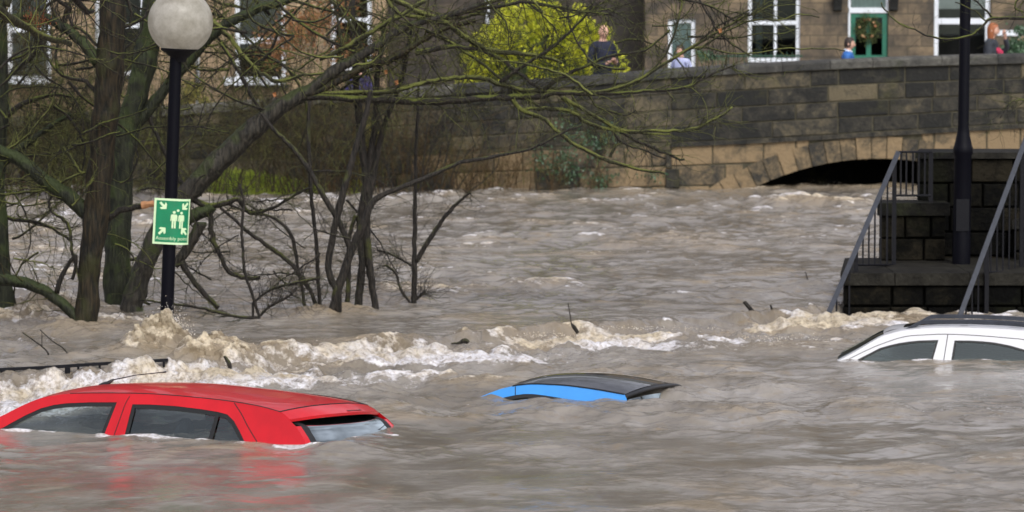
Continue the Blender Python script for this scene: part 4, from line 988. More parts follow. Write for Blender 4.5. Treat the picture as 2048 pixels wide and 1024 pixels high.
o1, b1 = tree('bare_tree', 'bare tree with straight rough brown trunk, in front of the others at the left', 34.2,
  [(170, 668, 29), (176, 600, 25), (182, 520, 26), (192, 430, 31), (200, 350, 29), (207, 270, 30), (214, 190, 31), (221, 110, 31), (224, 20, 30), (228, -80, 28), (232, -260, 26), (240, -500, 20)],
  [([(196, 125, 14), (165, 85, 12), (130, 56, 11), (95, 38, 10), (50, 33, 10), (-10, 40, 9), (-80, 30, 8)], 'barkgreen', (14, .7, .006, 1)),
   ([(193, 188, 5), (172, 162, 5), (140, 157, 4.5), (116, 140, 4), (112, 110, 3.5), (122, 70, 3), (134, 30, 3), (142, -20, 2.5)], 'branch', (10, .4, .004, 1)),
   ([(112, 140, 3.5), (95, 115, 3), (82, 80, 2.5), (80, 45, 2.5), (95, 20, 2)], 'branch', (5, .3, .003, 0)),
   ([(130, 56, 4), (128, 30, 3.5), (140, 0, 3), (142, -40, 3)], 'branch', (4, .4, .004, 1)), ([(200, 95, 4), (170, 65, 4), (140, 42, 3.5), (140, 10, 3)], 'branch', (4, .4, .004, 1)),
   ([(176, 430, 16), (140, 395, 17), (100, 370, 16), (60, 335, 15), (20, 310, 14), (-40, 290, 13), (-120, 270, 12)], 'barkgreen', (26, .75, .006, 1, K(m='lichen'))),
   ([(172, 655, 13), (150, 632, 12), (120, 605, 12), (85, 580, 12), (50, 566, 12), (0, 558, 13), (-60, 552, 13)], 'barkgreen', (10, .5, .005, 1)),
   ([(210, 440, 9), (240, 422, 8), (270, 414, 7.5), (300, 409, 7)], 'branch', (4, .25, .003, 0)),
   ([(170, 345, 3), (140, 355, 4), (95, 378, 4.5), (50, 385, 3.5), (0, 390, 3), (-40, 392, 3)], 'lichen', (14, .5, .004, 1, K(m='lichen'))),
   ([(165, 350, 4), (150, 330, 5), (138, 310, 4), (125, 295, 3)], 'lichen', (8, .4, .004, 1, K(m='lichen'))),
   ([(160, 560, 3), (145, 510, 4), (142, 470, 4), (128, 440, 4), (104, 425, 3), (98, 405, 3), (104, 390, 2)], 'branch', (8, .35, .003, 1)),
   ([(112, 585, 7), (125, 550, 6), (140, 525, 5), (152, 510, 5), (145, 560, 4)], 'branch', (6, .3, .003, 1)),
   ([(0, 305, 3), (30, 290, 3), (60, 265, 3), (80, 240, 2.5), (100, 215, 2), (118, 165, 2)], 'lichen', (10, .4, .003, 1, K(m='lichen'))),
   ([(230, 60, 5), (290, 35, 4), (300, 20, 3), (370, 36, 2.2), (400, 60, 2), (425, 62, 1.8)], 'branch', (5, .3, .0025, 1)),
   ([(235, -40, 7), (260, 10, 4), (262, 40, 3), (255, 65, 2), (235, 85, 2), (218, 100, 1.5), (200, 102, 1.5)], 'branch', (4, .3, .003, 0)),
   ([(270, 28, 3), (300, 50, 2.5), (335, 90, 2.2), (352, 110, 2.2), (370, 128, 2.2), (374, 118, 2), (368, 98, 1.8)], 'lichen', None),
   ([(225, -60, 16), (160, -110, 12), (80, -150, 10), (-20, -200, 8)], 'bark', (30, 1.3, .006, 2, K(droop=1.6)))],
  'bark')
m = MB(); p, r = limb([(283, 411, 7.5), (296, 409, 7), (308, 408, 6)], 34.17); m.tube([q-b1 for q in p], r, 9, rough=.3); m.build('broken_branch_end', M['wood_raw'], o1)
# russet dead leaves caught on the limb
m = MB()
for _ in range(160):
    a = P(rt.gauss(72, 14), rt.gauss(38, 10), 34.1)-b1; d = Vector((rt.gauss(0, 1), rt.gauss(0, 1), rt.gauss(0, 1)-1)).normalized()*rt.uniform(.02, .05); e = d.orthogonal().normalized()*.006
    m.add([a-e, a+e, a+d], [(0, 1, 2)])
M['rust'] = mat('dead_leaf', (.16, .035, .012), .8, col2=(.25, .09, .03), vscale=30); tag(m.build('dead_leaves', M['rust'], o1), kind='stuff')
tree('bare_tree', 'mossy green tree leaning right, just behind the straight brown trunk', 36.6,
  [(234, 640, 32), (235, 560, 31), (238, 480, 30), (241, 400, 28), (245, 320, 27), (258, 250, 27), (275, 180, 26), (292, 110, 27), (303, 40, 27), (315, -60, 24), (330, -250, 20)],
  [([(258, 270, 14), (300, 215, 13), (340, 165, 11), (380, 120, 11), (410, 85, 11), (450, 50, 11), (500, 25, 10), (550, 8, 9), (610, -12, 8)], 'barkgreen', (24, .7, .006, 1, K(m='lichen'))),
   ([(247, 235, 4), (265, 195, 4), (240, 190, 3), (236, 160, 3), (245, 140, 2)], 'lichen', (5, .3, .003, 0)),
   ([(262, 210, 5), (300, 205, 3), (320, 185, 3), (330, 215, 2.5), (360, 220, 2.5), (385, 216, 2)], 'lichen', (5, .3, .003, 1)),
   ([(250, 520, 4), (285, 512, 4), (300, 490, 3), (350, 485, 3)], 'branch', (6, .4, .003, 1)),
   ([(300, 60, 8), (360, 0, 7), (420, -60, 6)], 'barkgreen', (16, 1.0, .005, 2, K(droop=1.2))),
   ([(232, 595, 4), (265, 595, 3.5), (300, 608, 3)], 'lichen', (3, .2, .003, 0)), ([(296, 215, 4), (303, 245, 5), (318, 280, 5), (335, 315, 5), (350, 345, 5), (370, 375, 6), (395, 385, 6), (400, 392, 5)], 'branch', (5, .3, .003, 1))],
  'barkgreen')
o3, b3 = tree('bare_tree', 'thick grey tree leaning far out to the right over the river', 36.0,
  [(262, 612, 26), (278, 565, 24), (298, 510, 23), (318, 460, 22), (350, 415, 22), (395, 365, 25), (445, 315, 25), (495, 268, 24), (545, 226, 21), (590, 196, 17), (625, 176, 14), (668, 142, 13), (710, 118, 11), (755, 90, 10), (800, 60, 9), (850, 42, 8), (900, 30, 6), (960, 10, 5)],
  [([(585, 195, 12), (640, 193, 9), (700, 197, 9), (760, 200, 9), (830, 203, 9), (900, 202, 9), (960, 197, 8), (1030, 193, 8), (1080, 193, 8), (1110, 186, 6), (1160, 188, 5), (1220, 187, 5), (1290, 183, 4), (1350, 180, 4), (1395, 165, 3), (1430, 145, 2.5), (1470, 130, 2)], 'branch', (44, .55, .0042, 1, K(m='lichen'))),
   ([(600, 188, 9), (660, 187, 6), (720, 184, 6), (780, 184, 6), (830, 170, 6), (880, 160, 6), (920, 155, 6), (970, 158, 6), (1000, 168, 6), (1040, 178, 6), (1100, 184, 5), (1180, 185, 5), (1240, 175, 4.5), (1290, 152, 4), (1340, 120, 4), (1400, 85, 3.5), (1450, 55, 3), (1500, 30, 2.5), (1545, 10, 2)], 'lichen', (50, .6, .004, 1, K(m='lichen'))),
   ([(760, -20, 5), (790, 20, 5), (820, 33, 5), (880, 35, 5), (925, 36, 4), (950, 28, 4), (985, 10, 3)], 'lichen', (14, .5, .004, 1, K(m='lichen'))),
   ([(770, -10, 7), (830, 20, 7), (880, 40, 7), (925, 70, 7), (975, 98, 7), (1030, 107, 6), (1080, 112, 5), (1125, 126, 4)], 'lichen', (30, .6, .004, 1)),
   ([(1080, 193, 5), (1105, 165, 5), (1140, 145, 4.5), (1180, 128, 4), (1230, 110, 3.5), (1290, 100, 3), (1340, 60, 2.5)], 'branch', (16, .5, .0035, 1, K(m='lichen'))),
   ([(1000, 165, 6), (1050, 128, 5), (1085, 108, 5), (1120, 80, 4), (1155, 50, 3.5), (1190, 5, 3)], 'branch', (16, .5, .0035, 1)),
   ([(1020, 190, 6), (1040, 218, 6), (1090, 240, 5), (1130, 275, 5), (1180, 305, 5), (1220, 322, 5), (1270, 337, 4), (1330, 347, 3)], 'lichen', (12, .35, .003, 1)),
   ([(1125, 195, 5), (1160, 215, 4.5), (1210, 245, 4.5), (1250, 262, 4.5), (1300, 262, 4), (1350, 262, 4), (1395, 256, 4), (1430, 238, 3.5), (1465, 216, 3)], 'lichen', (24, .5, .0035, 1, K(m='lichen'))),
   ([(1040, 218, 4), (1090, 218, 5), (1140, 222, 5), (1165, 240, 5), (1200, 255, 4.5), (1240, 262, 4), (1290, 268, 3), (1340, 268, 2)], 'lichen', (18, .4, .003, 1)),
   ([(1240, 262, 5), (1280, 285, 4.5), (1320, 302, 4), (1370, 320, 3)], 'branch', (10, .4, .003, 1)),
   ([(1225, 255, 4), (1245, 285, 3), (1290, 300, 2.5), (1330, 318, 2)], 'branch', (6, .35, .003, 1)),
   ([(1220, 315, 4), (1226, 300, 4), (1236, 286, 3)], 'lichen', None),
   ([(1175, 188, 3), (1200, 215, 3), (1250, 230, 2.5), (1270, 222, 2)], 'branch', (6, .3, .003, 1)),
   ([(425, 40, 6), (460, 75, 6), (490, 115, 6), (520, 145, 5), (555, 163, 5), (600, 152, 4), (640, 146, 3), (690, 140, 3)], 'lichen', (16, .45, .0035, 1)),
   ([(640, 118, 5), (700, 90, 7), (745, 62, 6), (795, 35, 6), (850, 0, 6)], 'lichen', (16, .6, .004, 1)),
   ([(660, 0, 4), (685, 25, 4), (708, 60, 4), (725, 95, 3), (735, 130, 3), (748, 180, 2.5), (762, 240, 2)], 'lichen', (8, .3, .003, 0)),
   ([(668, 5, 3), (680, 60, 3), (682, 110, 3), (668, 170, 3), (660, 222, 2.5)], 'lichen', (4, .2, .003, 0)),
   ([(545, -10, 4), (580, 30, 4), (640, 70, 4), (700, 100, 3), (780, 130, 3)], 'branch', (16, .5, .004, 1)),
   ([(440, 85, 4), (470, 130, 5), (490, 165, 5), (515, 210, 5), (540, 240, 4)], 'branch', (8, .4, .003, 1)),
   ([(402, 445, 14), (390, 470, 12), (365, 510, 11), (350, 530, 8)], 'barkgrey', None),
   ([(360, 520, 8), (385, 560, 6), (410, 590, 6), (436, 615, 5)], 'stem', (3, .2, .003, 0)),
   ([(340, 470, 16), (370, 440, 15), (405, 425, 14), (425, 412, 11)], 'barkgreen', None),
   ([(360, 375, 8), (390, 400, 8), (420, 412, 8), (455, 405, 7), (475, 400, 6), (500, 425, 5), (540, 418, 4), (580, 395, 3.5), (620, 375, 3)], 'branch', (24, .4, .0035, 1)),
   ([(423, 420, 6), (424, 470, 6), (440, 510, 5), (458, 543, 5), (490, 556, 5), (520, 555, 4)], 'stem', (8, .3, .003, 1)),
   ([(620, 190, 9), (660, 170, 8), (700, 150, 8), (740, 130, 8), (780, 120, 8), (830, 90, 7), (880, 60, 6), (950, 40, 5)], 'bark', (30, .7, .004, 2)),
   ([(830, 105, 7), (900, 95, 6), (960, 100, 5), (1010, 125, 5), (1060, 165, 4), (1100, 190, 3)], 'branch', (24, .5, .0035, 1)),
   ([(850, 60, 5), (900, 85, 4), (940, 110, 4), (980, 140, 3.5), (1030, 180, 3), (1080, 215, 2.5)], 'lichen', (14, .4, .003, 1)),
   ([(900, 30, 6), (980, 15, 5), (1060, 5, 4), (1150, 20, 3), (1220, 30, 2.5)], 'branch', (34, .6, .004, 2)),
   ([(960, 10, 5), (1100, -20, 4), (1250, -10, 4), (1400, 5, 3), (1480, 50, 2)], 'branch', (30, .8, .004, 2, K(droop=.6))),
   ([(1290, 152, 3), (1330, 110, 2.5), (1350, 60, 2.5), (1365, 0, 2)], 'lichen', (10, .5, .003, 1)),
   ([(1350, 110, 3), (1400, 95, 2.5), (1480, 108, 2), (1560, 98, 1.8), (1640, 98, 1.6), (1690, 100, 1.4)], 'lichen', (4, .3, .002, 0)),
   ([(1400, 80, 2.5), (1440, 50, 2), (1500, 20, 2)], 'branch', (6, .3, .003, 1)), ([(1395, -10, 2.5), (1430, 55, 2.5), (1460, 85, 2.5), (1500, 110, 2)], 'branch', (4, .3, .003, 1)),
   ([(1640, 35, 1.5), (1600, 28, 1.8), (1560, 40, 2), (1500, 42, 2.4), (1440, 70, 2.8), (1395, 100, 3)], 'lichen', None)],
  'barkgrey')
m = MB()
for px, py in [(771, 143), (793, 164), (549, 188), (1440, 60)]:
    a = P(px, py, 35.9)-b3; m.add([a+Vector((-.02, 0, .01)), a+Vector((.015, -.01, .02)), a+Vector((.02, .01, -.02)), a+Vector((-.005, 0, -.035))], [(0, 1, 2, 3)])
M['dryleaf'] = mat('dry_leaf', (.36, .14, .05), .7); m.build('last_leaves', M['dryleaf'], o3)
tree('bare_tree', 'dark trunk cut by the left edge of the photo', 35.5,
  [(6, 655, 26), (8, 600, 22), (4, 520, 20), (0, 440, 18), (-4, 380, 17), (-2, 300, 16), (4, 220, 15), (2, 100, 14), (0, -50, 13)],
  [([(0, 330, 10), (50, 290, 8), (90, 260, 6), (140, 230, 5)], 'barkgreen', (16, .6, .005, 2, K(m='lichen'))), ([(0, 240, 8), (60, 200, 6), (120, 190, 4), (160, 200, 3)], 'branch', (24, .6, .004, 2)),
   ([(0, 180, 6), (30, 140, 5), (70, 110, 4), (90, 60, 3)], 'branch', (24, .7, .004, 2)), ([(-5, 430, 6), (40, 440, 5), (90, 450, 4), (140, 480, 3)], 'branch', (24, .5, .003, 2, K(m='twig')))],
  'barkgreen')
# --- multi-stemmed saplings standing in the current: one thing per stool
def sapling(label, Y, stems, tw=8, ln=.3):
    bx0 = stems[0][0]; o = empty('sapling', tuple(G(bx0[0], bx0[1]))); base = Vector(o.location); tag(o, label, 'sapling', 'saplings standing in the flood')
    t = MB()
    for s_ in stems:
        p, r = limb(s_, Y, .5, 5); p = [q-base for q in p]
        if s_[0][1] > 560: p = [p[0]-Vector((0, 0, .4))]+p; r = [r[0]]+r
        m = MB(); m.tube(p, r, 8, rough=.15); m.build('stem', M['stem'], o, smooth=True)
        twigs(t, p[2:], 1, int(tw*1.7), ln*1.25, .0030, tmin=.03, wig=.34)
    t.build('twigs', M['stem'], o, smooth=True)
sapling('forked sapling with a mossy Y shaped stem, foremost of the clump in the flood', 35.6, [
  [(659, 648, 9), (668, 610, 9), (674, 580, 9), (663, 560, 7), (657, 530, 7), (662, 490, 7), (669, 458, 7), (680, 410, 7), (690, 370, 7), (705, 315, 6), (722, 260, 6), (735, 215, 5), (742, 180, 4)],
  [(674, 582, 9), (697, 516, 8), (712, 480, 8), (722, 460, 8), (730, 438, 7), (745, 405, 7), (765, 390, 5), (795, 378, 5), (840, 360, 5), (885, 340, 4.5), (920, 325, 4), (960, 318, 4), (1010, 308, 3.5), (1060, 298, 3), (1120, 268, 2.5), (1165, 250, 2)],
  [(675, 570, 7), (700, 510, 6), (690, 470, 6), (670, 430, 5.5), (652, 400, 5.5), (630, 360, 5), (605, 320, 5), (575, 285, 5), (550, 262, 4), (520, 225, 3)]], 14, .32)
sapling('upright dark sapling in the middle of the clump', 36.4, [
  [(716, 616, 8), (720, 570, 8), (724, 530, 7), (721, 480, 7), (722, 430, 8), (732, 380, 9), (730, 330, 8), (722, 280, 8), (718, 235, 8), (714, 190, 7), (710, 140, 6), (706, 80, 5), (706, 0, 4)],
  [(751, 612, 7), (742, 560, 7), (736, 500, 8), (733, 450, 8), (735, 400, 9), (745, 360, 7), (756, 300, 6), (770, 245, 5.5), (790, 195, 5), (805, 150, 5), (815, 100, 4), (825, 40, 3)],
  [(735, 390, 8), (738, 340, 7), (744, 290, 7), (752, 230, 6), (752, 180, 6), (760, 110, 5), (770, 40, 5)],
  [(693, 626, 5), (697, 560, 5), (698, 520, 4), (700, 470, 4), (712, 430, 4)]], 16, .34)
sapling('thin straight sapling just left of the forked one', 36.0, [
  [(642, 634, 4), (636, 560, 4), (634, 500, 4), (627, 430, 4), (622, 380, 4), (618, 310, 4), (616, 250, 4), (620, 200, 3)],
  [(636, 632, 4.5), (625, 590, 4), (611, 567, 4.5), (580, 525, 4.5), (548, 501, 4.5), (520, 480, 4), (494, 462, 4), (470, 440, 3), (440, 415, 3)],
  [(624, 641, 3.5), (612, 620, 3.5), (606, 590, 3), (597, 540, 3), (588, 488, 4), (577, 462, 3.5), (545, 435, 3), (500, 425, 2.5), (450, 405, 2.5)]], 12, .3)
sapling('lone thin sapling standing right of the clump', 37.0, [
  [(827, 604, 5.5), (829, 560, 5.5), (829, 520, 5), (829, 460, 4.5), (830, 400, 4), (831, 340, 3.5), (832, 280, 3), (835, 230, 2.5), (838, 150, 2)],
  [(831, 524, 5), (850, 492, 5), (868, 466, 4.5), (885, 440, 4), (903, 418, 4), (920, 402, 3), (940, 386, 2.5)],
  [(830, 600, 3), (842, 590, 3), (850, 582, 2)], [(829, 535, 2.5), (805, 520, 2.2), (780, 508, 2), (755, 500, 2)], [(820, 606, 2.5), (800, 575, 2.5), (790, 545, 2.5), (770, 530, 2)]], 10, .34)
sapling('scrubby broken sapling at the left end of the clump', 35.2, [
  [(518, 633, 3), (508, 600, 3), (498, 570, 3), (490, 545, 3), (485, 490, 3), (484, 440, 3), (488, 405, 2.5), (480, 370, 2.5)],
  [(518, 636, 3.5), (480, 634, 3), (440, 626, 3), (400, 616, 2.6), (350, 608, 2.4), (280, 600, 2)],
  [(518, 633, 3), (540, 612, 2.5), (565, 600, 2.5), (585, 588, 2)], [(505, 605, 2.5), (540, 580, 2.5), (580, 568, 2.5), (640, 555, 2.4)]], 14, .34)
# long thin shoots that hang and cross in front of the wall, part of the three big trees
def shoots(o, base, n, box, Y, mk, r=(2, 4.2), ln=(120, 330), ang=(-.9, .9), tw=5, drop=0):
    x0, x1, y0, y1 = box
    for _ in range(n):
        px, py = rt.uniform(x0, x1), rt.uniform(y0, y1); a = rt.uniform(*ang); L_ = rt.uniform(*ln); k = 6; pl = []; r0 = rt.uniform(*r); sg = rt.choice((1, 1, -1)); da = rt.gauss(0, .22)
        for i in range(k+1):
            pl.append((px, py, r0*(1-.62*i/k), 0)); px += math.cos(a)*L_/k*sg; py += math.sin(a)*L_/k; a += da+rt.gauss(0, .16)+drop
        yy = Y+rt.uniform(-.9, .9); p, q = limb(pl, yy, .8, 3); m = MB(); p = [v-base for v in p]; m.tube(p, q, 5, cap=False, rough=.1)
        twigs(m, p, 1, tw, .42, .0034, tmin=.1); m.build('branch', M[mk], o, smooth=True)
T4 = [q for q in COL.objects if q.get('category') == 'tree']
def tb(i): return T4[i], Vector(T4[i].location)
shoots(*tb(0), 12, (-20, 190, 20, 330), 34.4, 'branch'); shoots(*tb(0), 7, (-20, 190, 330, 520), 34.6, 'lichen', (1.6, 3), (90, 240)); shoots(*tb(0), 8, (190, 300, 60, 560), 34.4, 'branch', (1.5, 3), (90, 200))
shoots(*tb(1), 16, (300, 620, -20, 240), 36.8, 'branch'); shoots(*tb(1), 8, (300, 560, 0, 260), 36.9, 'lichen', (1.8, 3.6))
shoots(*tb(2), 20, (480, 900, -40, 200), 36.2, 'branch', (1.8, 4)); shoots(*tb(2), 9, (620, 1200, -20, 200), 36.0, 'lichen', (1.8, 3.8)); shoots(*tb(2), 13, (900, 1400, -60, 160), 36.0, 'branch', (1.4, 2.8), (120, 260), (-.3, .9), 6)
shoots(*tb(2), 16, (300, 760, 330, 560), 36.1, 'stem', (1.4, 2.6), (80, 220)); shoots(*tb(3), 10, (-30, 60, 60, 500), 35.6, 'branch', (1.6, 3.2), (100, 260))
# leaning tree copies added out of view at the left, for car window reflections
def copy_tree(o, parent=None):
    c_ = o.copy(); COL.objects.link(c_); c_.parent = parent
    for ch in list(o.children): copy_tree(ch, c_)
    return c_
for (x, y, rz, sc_, lb) in ((-11.5, 20.5, 1.2, 1.9, 'bare leaning tree added outside the view to the left for window reflections'), (-13, 26.5, 3.4, 1.8, 'second bare leaning tree added outside the view for reflections, farther left'), (-9.5, 14, 4.6, 1.9, 'bare leaning tree added outside the view for reflections, nearest the camera')):
    c_ = copy_tree(o3); c_.location = (x, y, 0); c_.rotation_euler = (0, 0, rz); c_.scale = (sc_,)*3; c_['label'] = lb
# --- overhanging twig at the top right
tree('bare_tree', 'bare branch tips hanging in from the top right corner', 33.0, [(2330, 640, 18), (2320, 400, 16), (2300, 150, 14), (2290, -60, 12)],
  [([(2300, 80, 6), (2200, 70, 5), (2120, 48, 5), (2048, 38, 4.5), (1985, 36, 4), (1972, 46, 3.2), (1955, 62, 3), (1930, 75, 3), (1895, 78, 2.6), (1862, 73, 2.4), (1835, 62, 2), (1800, 47, 2), (1775, 25, 1.8), (1762, 5, 1.6)], 'branch', (6, .25, .0022, 1, K(tmin=.4))),
   ([(1985, 36, 3), (1960, 10, 2.2), (1935, -10, 2)], 'branch', (5, .25, .002, 1)), ([(1975, 45, 2), (1950, 22, 1.6), (1910, 2, 1.4)], 'branch', None),
   ([(2300, -40, 6), (2180, -30, 5), (2090, -20, 4), (2040, -5, 3), (2030, 15, 2.4), (2048, 25, 2)], 'branch', (10, .5, .003, 1)),
   ([(2310, 200, 5), (2200, 190, 3), (2120, 195, 2.5), (2050, 200, 2), (2020, 205, 1.5), (2000, 235, 1.2)], 'branch', (14, .5, .0022, 1))],
  'bark')
# --- thickets of thin bare shoots on the far bank and behind the trees
def thicket(label, cx, base, wpx, Y, n, hgt, matk, lean=0, r=.005, spread=.25, zb=None, lev=1, cnt=3):
    g = P(cx, base, Y); o = empty('bare_shrub', tuple(g)); tag(o, label, 'shrub', 'bare shrubs along the far bank'); m = MB()
    for _ in range(n):
        x = rt.gauss(0, .42)*wpx*Y/FPX; y = rt.uniform(-.5, .5); d = Vector((lean+x*spread*.5+rt.gauss(0, .22), rt.gauss(0, .12), 1)).normalized(); p = Vector((x, y, -.15)); path = [p]; h = hgt*rt.uniform(.5, 1.1); s_ = 7
        for k in range(s_):
            d = (d+Vector((rt.gauss(0, .12), rt.gauss(0, .06), 0))).normalized(); p = p+d*h/s_; path.append(p)
        rr = r*rt.uniform(.7, 1.3); m.tube(path, [rr*(1-.65*k/s_) for k in range(s_+1)], 4, cap=False)
        twigs(m, path, lev-1, cnt, h*.35, rr*.6, tmin=.3, seg=4)
    m.build('shoots', M[matk], o, smooth=True)
thicket('tangle of olive brown shoots rising on the far bank at the left edge', 40, 372, 190, 57.5, 60, 2.6, 'twig', r=.008, lev=2)
thicket('tangle of brown shoots between the two big trunks and the left edge', 135, 372, 130, 57.8, 50, 2.9, 'bramble', r=.007, lev=2)
thicket('olive shoots behind the lamp post', 330, 370, 150, 58.0, 34, 2.4, 'twig', r=.007, lev=2)
thicket('thin olive shoots under the leaning grey trunk', 470, 365, 170, 58.6, 26, 2.0, 'twig', r=.006, lev=2)
thicket('russet bramble shoots behind the sapling clump', 640, 372, 170, 59.2, 90, 1.9, 'bramble', r=.006, lev=2)
thicket('russet and olive shoots right of the sapling clump', 800, 376, 190, 59.6, 90, 1.6, 'bramble', r=.006, lev=2)
thicket('brown dead stems against the wall left of the ivy', 960, 376, 150, 60.0, 70, 1.1, 'bramble', r=.006)
thicket('brown dead stems against the wall under the ivy', 1120, 376, 150, 60.1, 50, .8, 'bramble', r=.005)
# near thickets hanging in front of the wall, grown on the upstream bank line
def hang(label, cx, cy, wpx, hpx, Y, n, matk, ln=.9):
    o = empty('bare_shrub', tuple(P(cx, 380, Y))); base = Vector(o.location); tag(o, label, 'shrub', 'bare shrubs rising among the big trees'); m = MB()
    for _ in range(n):
        x = rt.gauss(0, .45)*wpx; path = []; px, py = cx+x*.55, 384; ex, ey = cx+x*1.15, cy+rt.uniform(-.6, .6)*hpx; k = 9; yy = Y+rt.uniform(-.9, .6)
        w1_, w2_ = rt.gauss(0, 26), rt.gauss(0, 16)
        for i in range(k+1):
            t = i/k; path.append(P(px+(ex-px)*t+w1_*math.sin(PI*t)+w2_*math.sin(2*PI*t), py+(ey-py)*t, yy)-base)
        r = rt.uniform(.006, .012); m.tube(path, [r*(1-.6*i/k) for i in range(k+1)], 4, cap=False)
        twigs(m, path, 1, 6, ln, r*.6, tmin=.2, seg=5, wig=.3)
    m.build('shoots', M[matk], o, smooth=True)
hang('tall thin shrub of brown twigs left of the straight trunk', 60, 120, 220, 300, 57.0, 40, 'twig')
hang('tall mossy twigged shrub between the straight trunk and the lamp', 190, 150, 160, 300, 57.4, 26, 'lichen')
hang('shrub of fine twigs right of the globe lamp', 440, 120, 200, 260, 57.6, 26, 'twig')
hang('shrub of fine dark twigs crossing behind the clump of saplings', 620, 120, 230, 300, 58.2, 34, 'twig')
hang('shrub of fine dark twigs filling the top centre left', 810, 80, 200, 240, 58.6, 26, 'stem')
# twigs sticking out of the water
def stick(name, label, Y, lines, mk='stem'):
    o = empty(name, tuple(P(lines[0][0][0], lines[0][0][1], Y))); base = Vector(o.location); tag(o, label, 'branch'); m = MB()
    for l in lines: p, r = limb(l, Y, .2); m.tube([q-base for q in p], r, 5)
    m.build('wood', M[mk], o)
def yat(px, py, z=.06): return G(px, py, z).y
stick('driftwood_branch', 'two thin twigs caught behind the flooded iron railing', yat(150, 735, .05)+.1, [[(110, 735, 1.5), (95, 705, 1.5), (80, 690, 1.5), (45, 665, 1.2)], [(95, 708, 1.3), (112, 728, 1.2), (118, 742, 1)], [(152, 735, 1.5), (130, 700, 1.4), (105, 682, 1.3), (80, 660, 1)], [(84, 695, 1), (84, 665, .8)]])
stick('driftwood_branch', 'short dark stick poking up above the weir at the right', yat(1503, 622, .11), [[(1508, 626, 5), (1498, 614, 4.5), (1489, 603, 4)]])
stick('driftwood_branch', 'small thin stick right of the short dark stick', yat(1548, 622, .11), [[(1546, 622, 2.5), (1541, 610, 2)]])
stick('driftwood_branch', 'upright twig and stump on the lip of the weir at the centre', yat(1150, 662, .08)-.1, [[(1156, 666, 3.5), (1149, 655, 4.5), (1143, 648, 2)], [(1143, 648, 1.4), (1139, 620, 1.2), (1136, 606, 1)]])
stick('driftwood_branch', 'tiny twig standing in the open river near the steps', yat(1616, 566, .1), [[(1617, 568, 1.2), (1613, 550, 1.2), (1610, 544, 1)]])
stick('driftwood_branch', 'dark rock like stump breaking the foam at the centre', yat(930, 690, .05), [[(902, 687, 1.5), (918, 686, 3), (930, 682, 6), (937, 686, 4)]])
stick('driftwood_branch', 'dark stump in the foam right of the lamp post splash', yat(452, 738, .05), [[(448, 712, 2.5), (453, 719, 4), (458, 728, 5), (460, 738, 4)]])
# --- ivy on the wall
M['ivy'] = mat('ivy_leaf', (.015, .045, .02), .45, col2=(.05, .11, .045), vscale=6)
def leaves(name, label, cat, cx, cy, wpx, hpx, Y, n, mk, size=.035, depth=.1, group=None):
    o = empty(name, tuple(P(cx, cy+hpx/2, Y))); base = Vector(o.location); tag(o, label, cat, group); m = MB()
    cl = [(rt.gauss(0, .3), rt.gauss(0, .3)) for _ in range(9)]
    for _ in range(n):
        a_, b_ = cl[rt.randrange(9)]; px = cx+wpx*(a_+rt.gauss(0, .13)); py = cy+hpx*(b_+rt.gauss(0, .13)); c_ = P(px, min(py, 377), Y-abs(rt.gauss(0, depth)))-base
        d = Vector((rt.gauss(0, 1), rt.gauss(0, .6), rt.gauss(0, 1))).normalized()*size*rt.uniform(.6, 1.2); e = d.cross(Vector((rt.gauss(0, .4), 1, rt.gauss(0, .4)))).normalized()*size*.5
        m.add([c_-d*.3, c_+e, c_+d, c_-e], [(0, 1, 2, 3)])
    m.build('leaves', M[mk], o)
    t = MB()
    for _ in range(5):
        x = rt.uniform(-.3, .3)*wpx*Y/FPX; t.tube([(x, 0, -.1), (x+rt.gauss(0, .1), -.03, hpx*.5*Y/FPX), (x+rt.gauss(0, .15), -.03, hpx*.95*Y/FPX)], .008, 5)
    t.build('stems', M['stem'], o)
leaves('ivy_patch', 'dark green ivy climbing the river wall at the centre', 'ivy', 1095, 300, 90, 110, 60.42, 300, 'ivy', .04, .08, 'ivy on the river wall')
leaves('ivy_patch', 'dark green ivy low on the wall near the waterline', 'ivy', 1190, 345, 120, 60, 60.42, 220, 'ivy', .04, .08, 'ivy on the river wall')
leaves('ivy_patch', 'thin upper patch of ivy on the wall left of the pilaster', 'ivy', 1200, 278, 80, 60, 60.42, 160, 'ivy', .035, .06, 'ivy on the river wall')
leaves('ivy_patch', 'green leaves at the far left edge behind the cut trunk', 'ivy', 6, 225, 50, 110, 58.5, 500, 'ivy', .045, .2)
M['yleaf'] = mat('yellow_leaf', (.14, .15, .02), .6, col2=(.28, .22, .05), vscale=5)
leaves('leafy_shrub', 'patch of yellow green leaves behind the sapling stems', 'shrub', 735, 290, 50, 110, 59.6, 500, 'yleaf', .05, .2)
M['rleaf'] = mat('russet_leaf', (.16, .05, .02), .7, col2=(.30, .15, .05), vscale=5)
leaves('beech_hedge', 'russet leaved hedge behind the top of the leaning trunk', 'hedge', 640, 70, 170, 120, 70, 2200, 'rleaf', .05, .4)
leaves('garden_shrub', 'dark green shrub at the right edge behind the parapet', 'shrub', 2030, 95, 60, 50, 68.0, 900, 'ivy', .05, .2)
leaves('garden_shrub', 'small green shrub below the middle sash window', 'shrub', 1425, 115, 60, 26, 71.0, 300, 'ivy', .035, .1)
leaves('garden_shrub', 'yellow green shrub behind the lamp post at the left', 'shrub', 375, 190, 50, 50, 66.0, 700, 'yleaf', .045, .2)
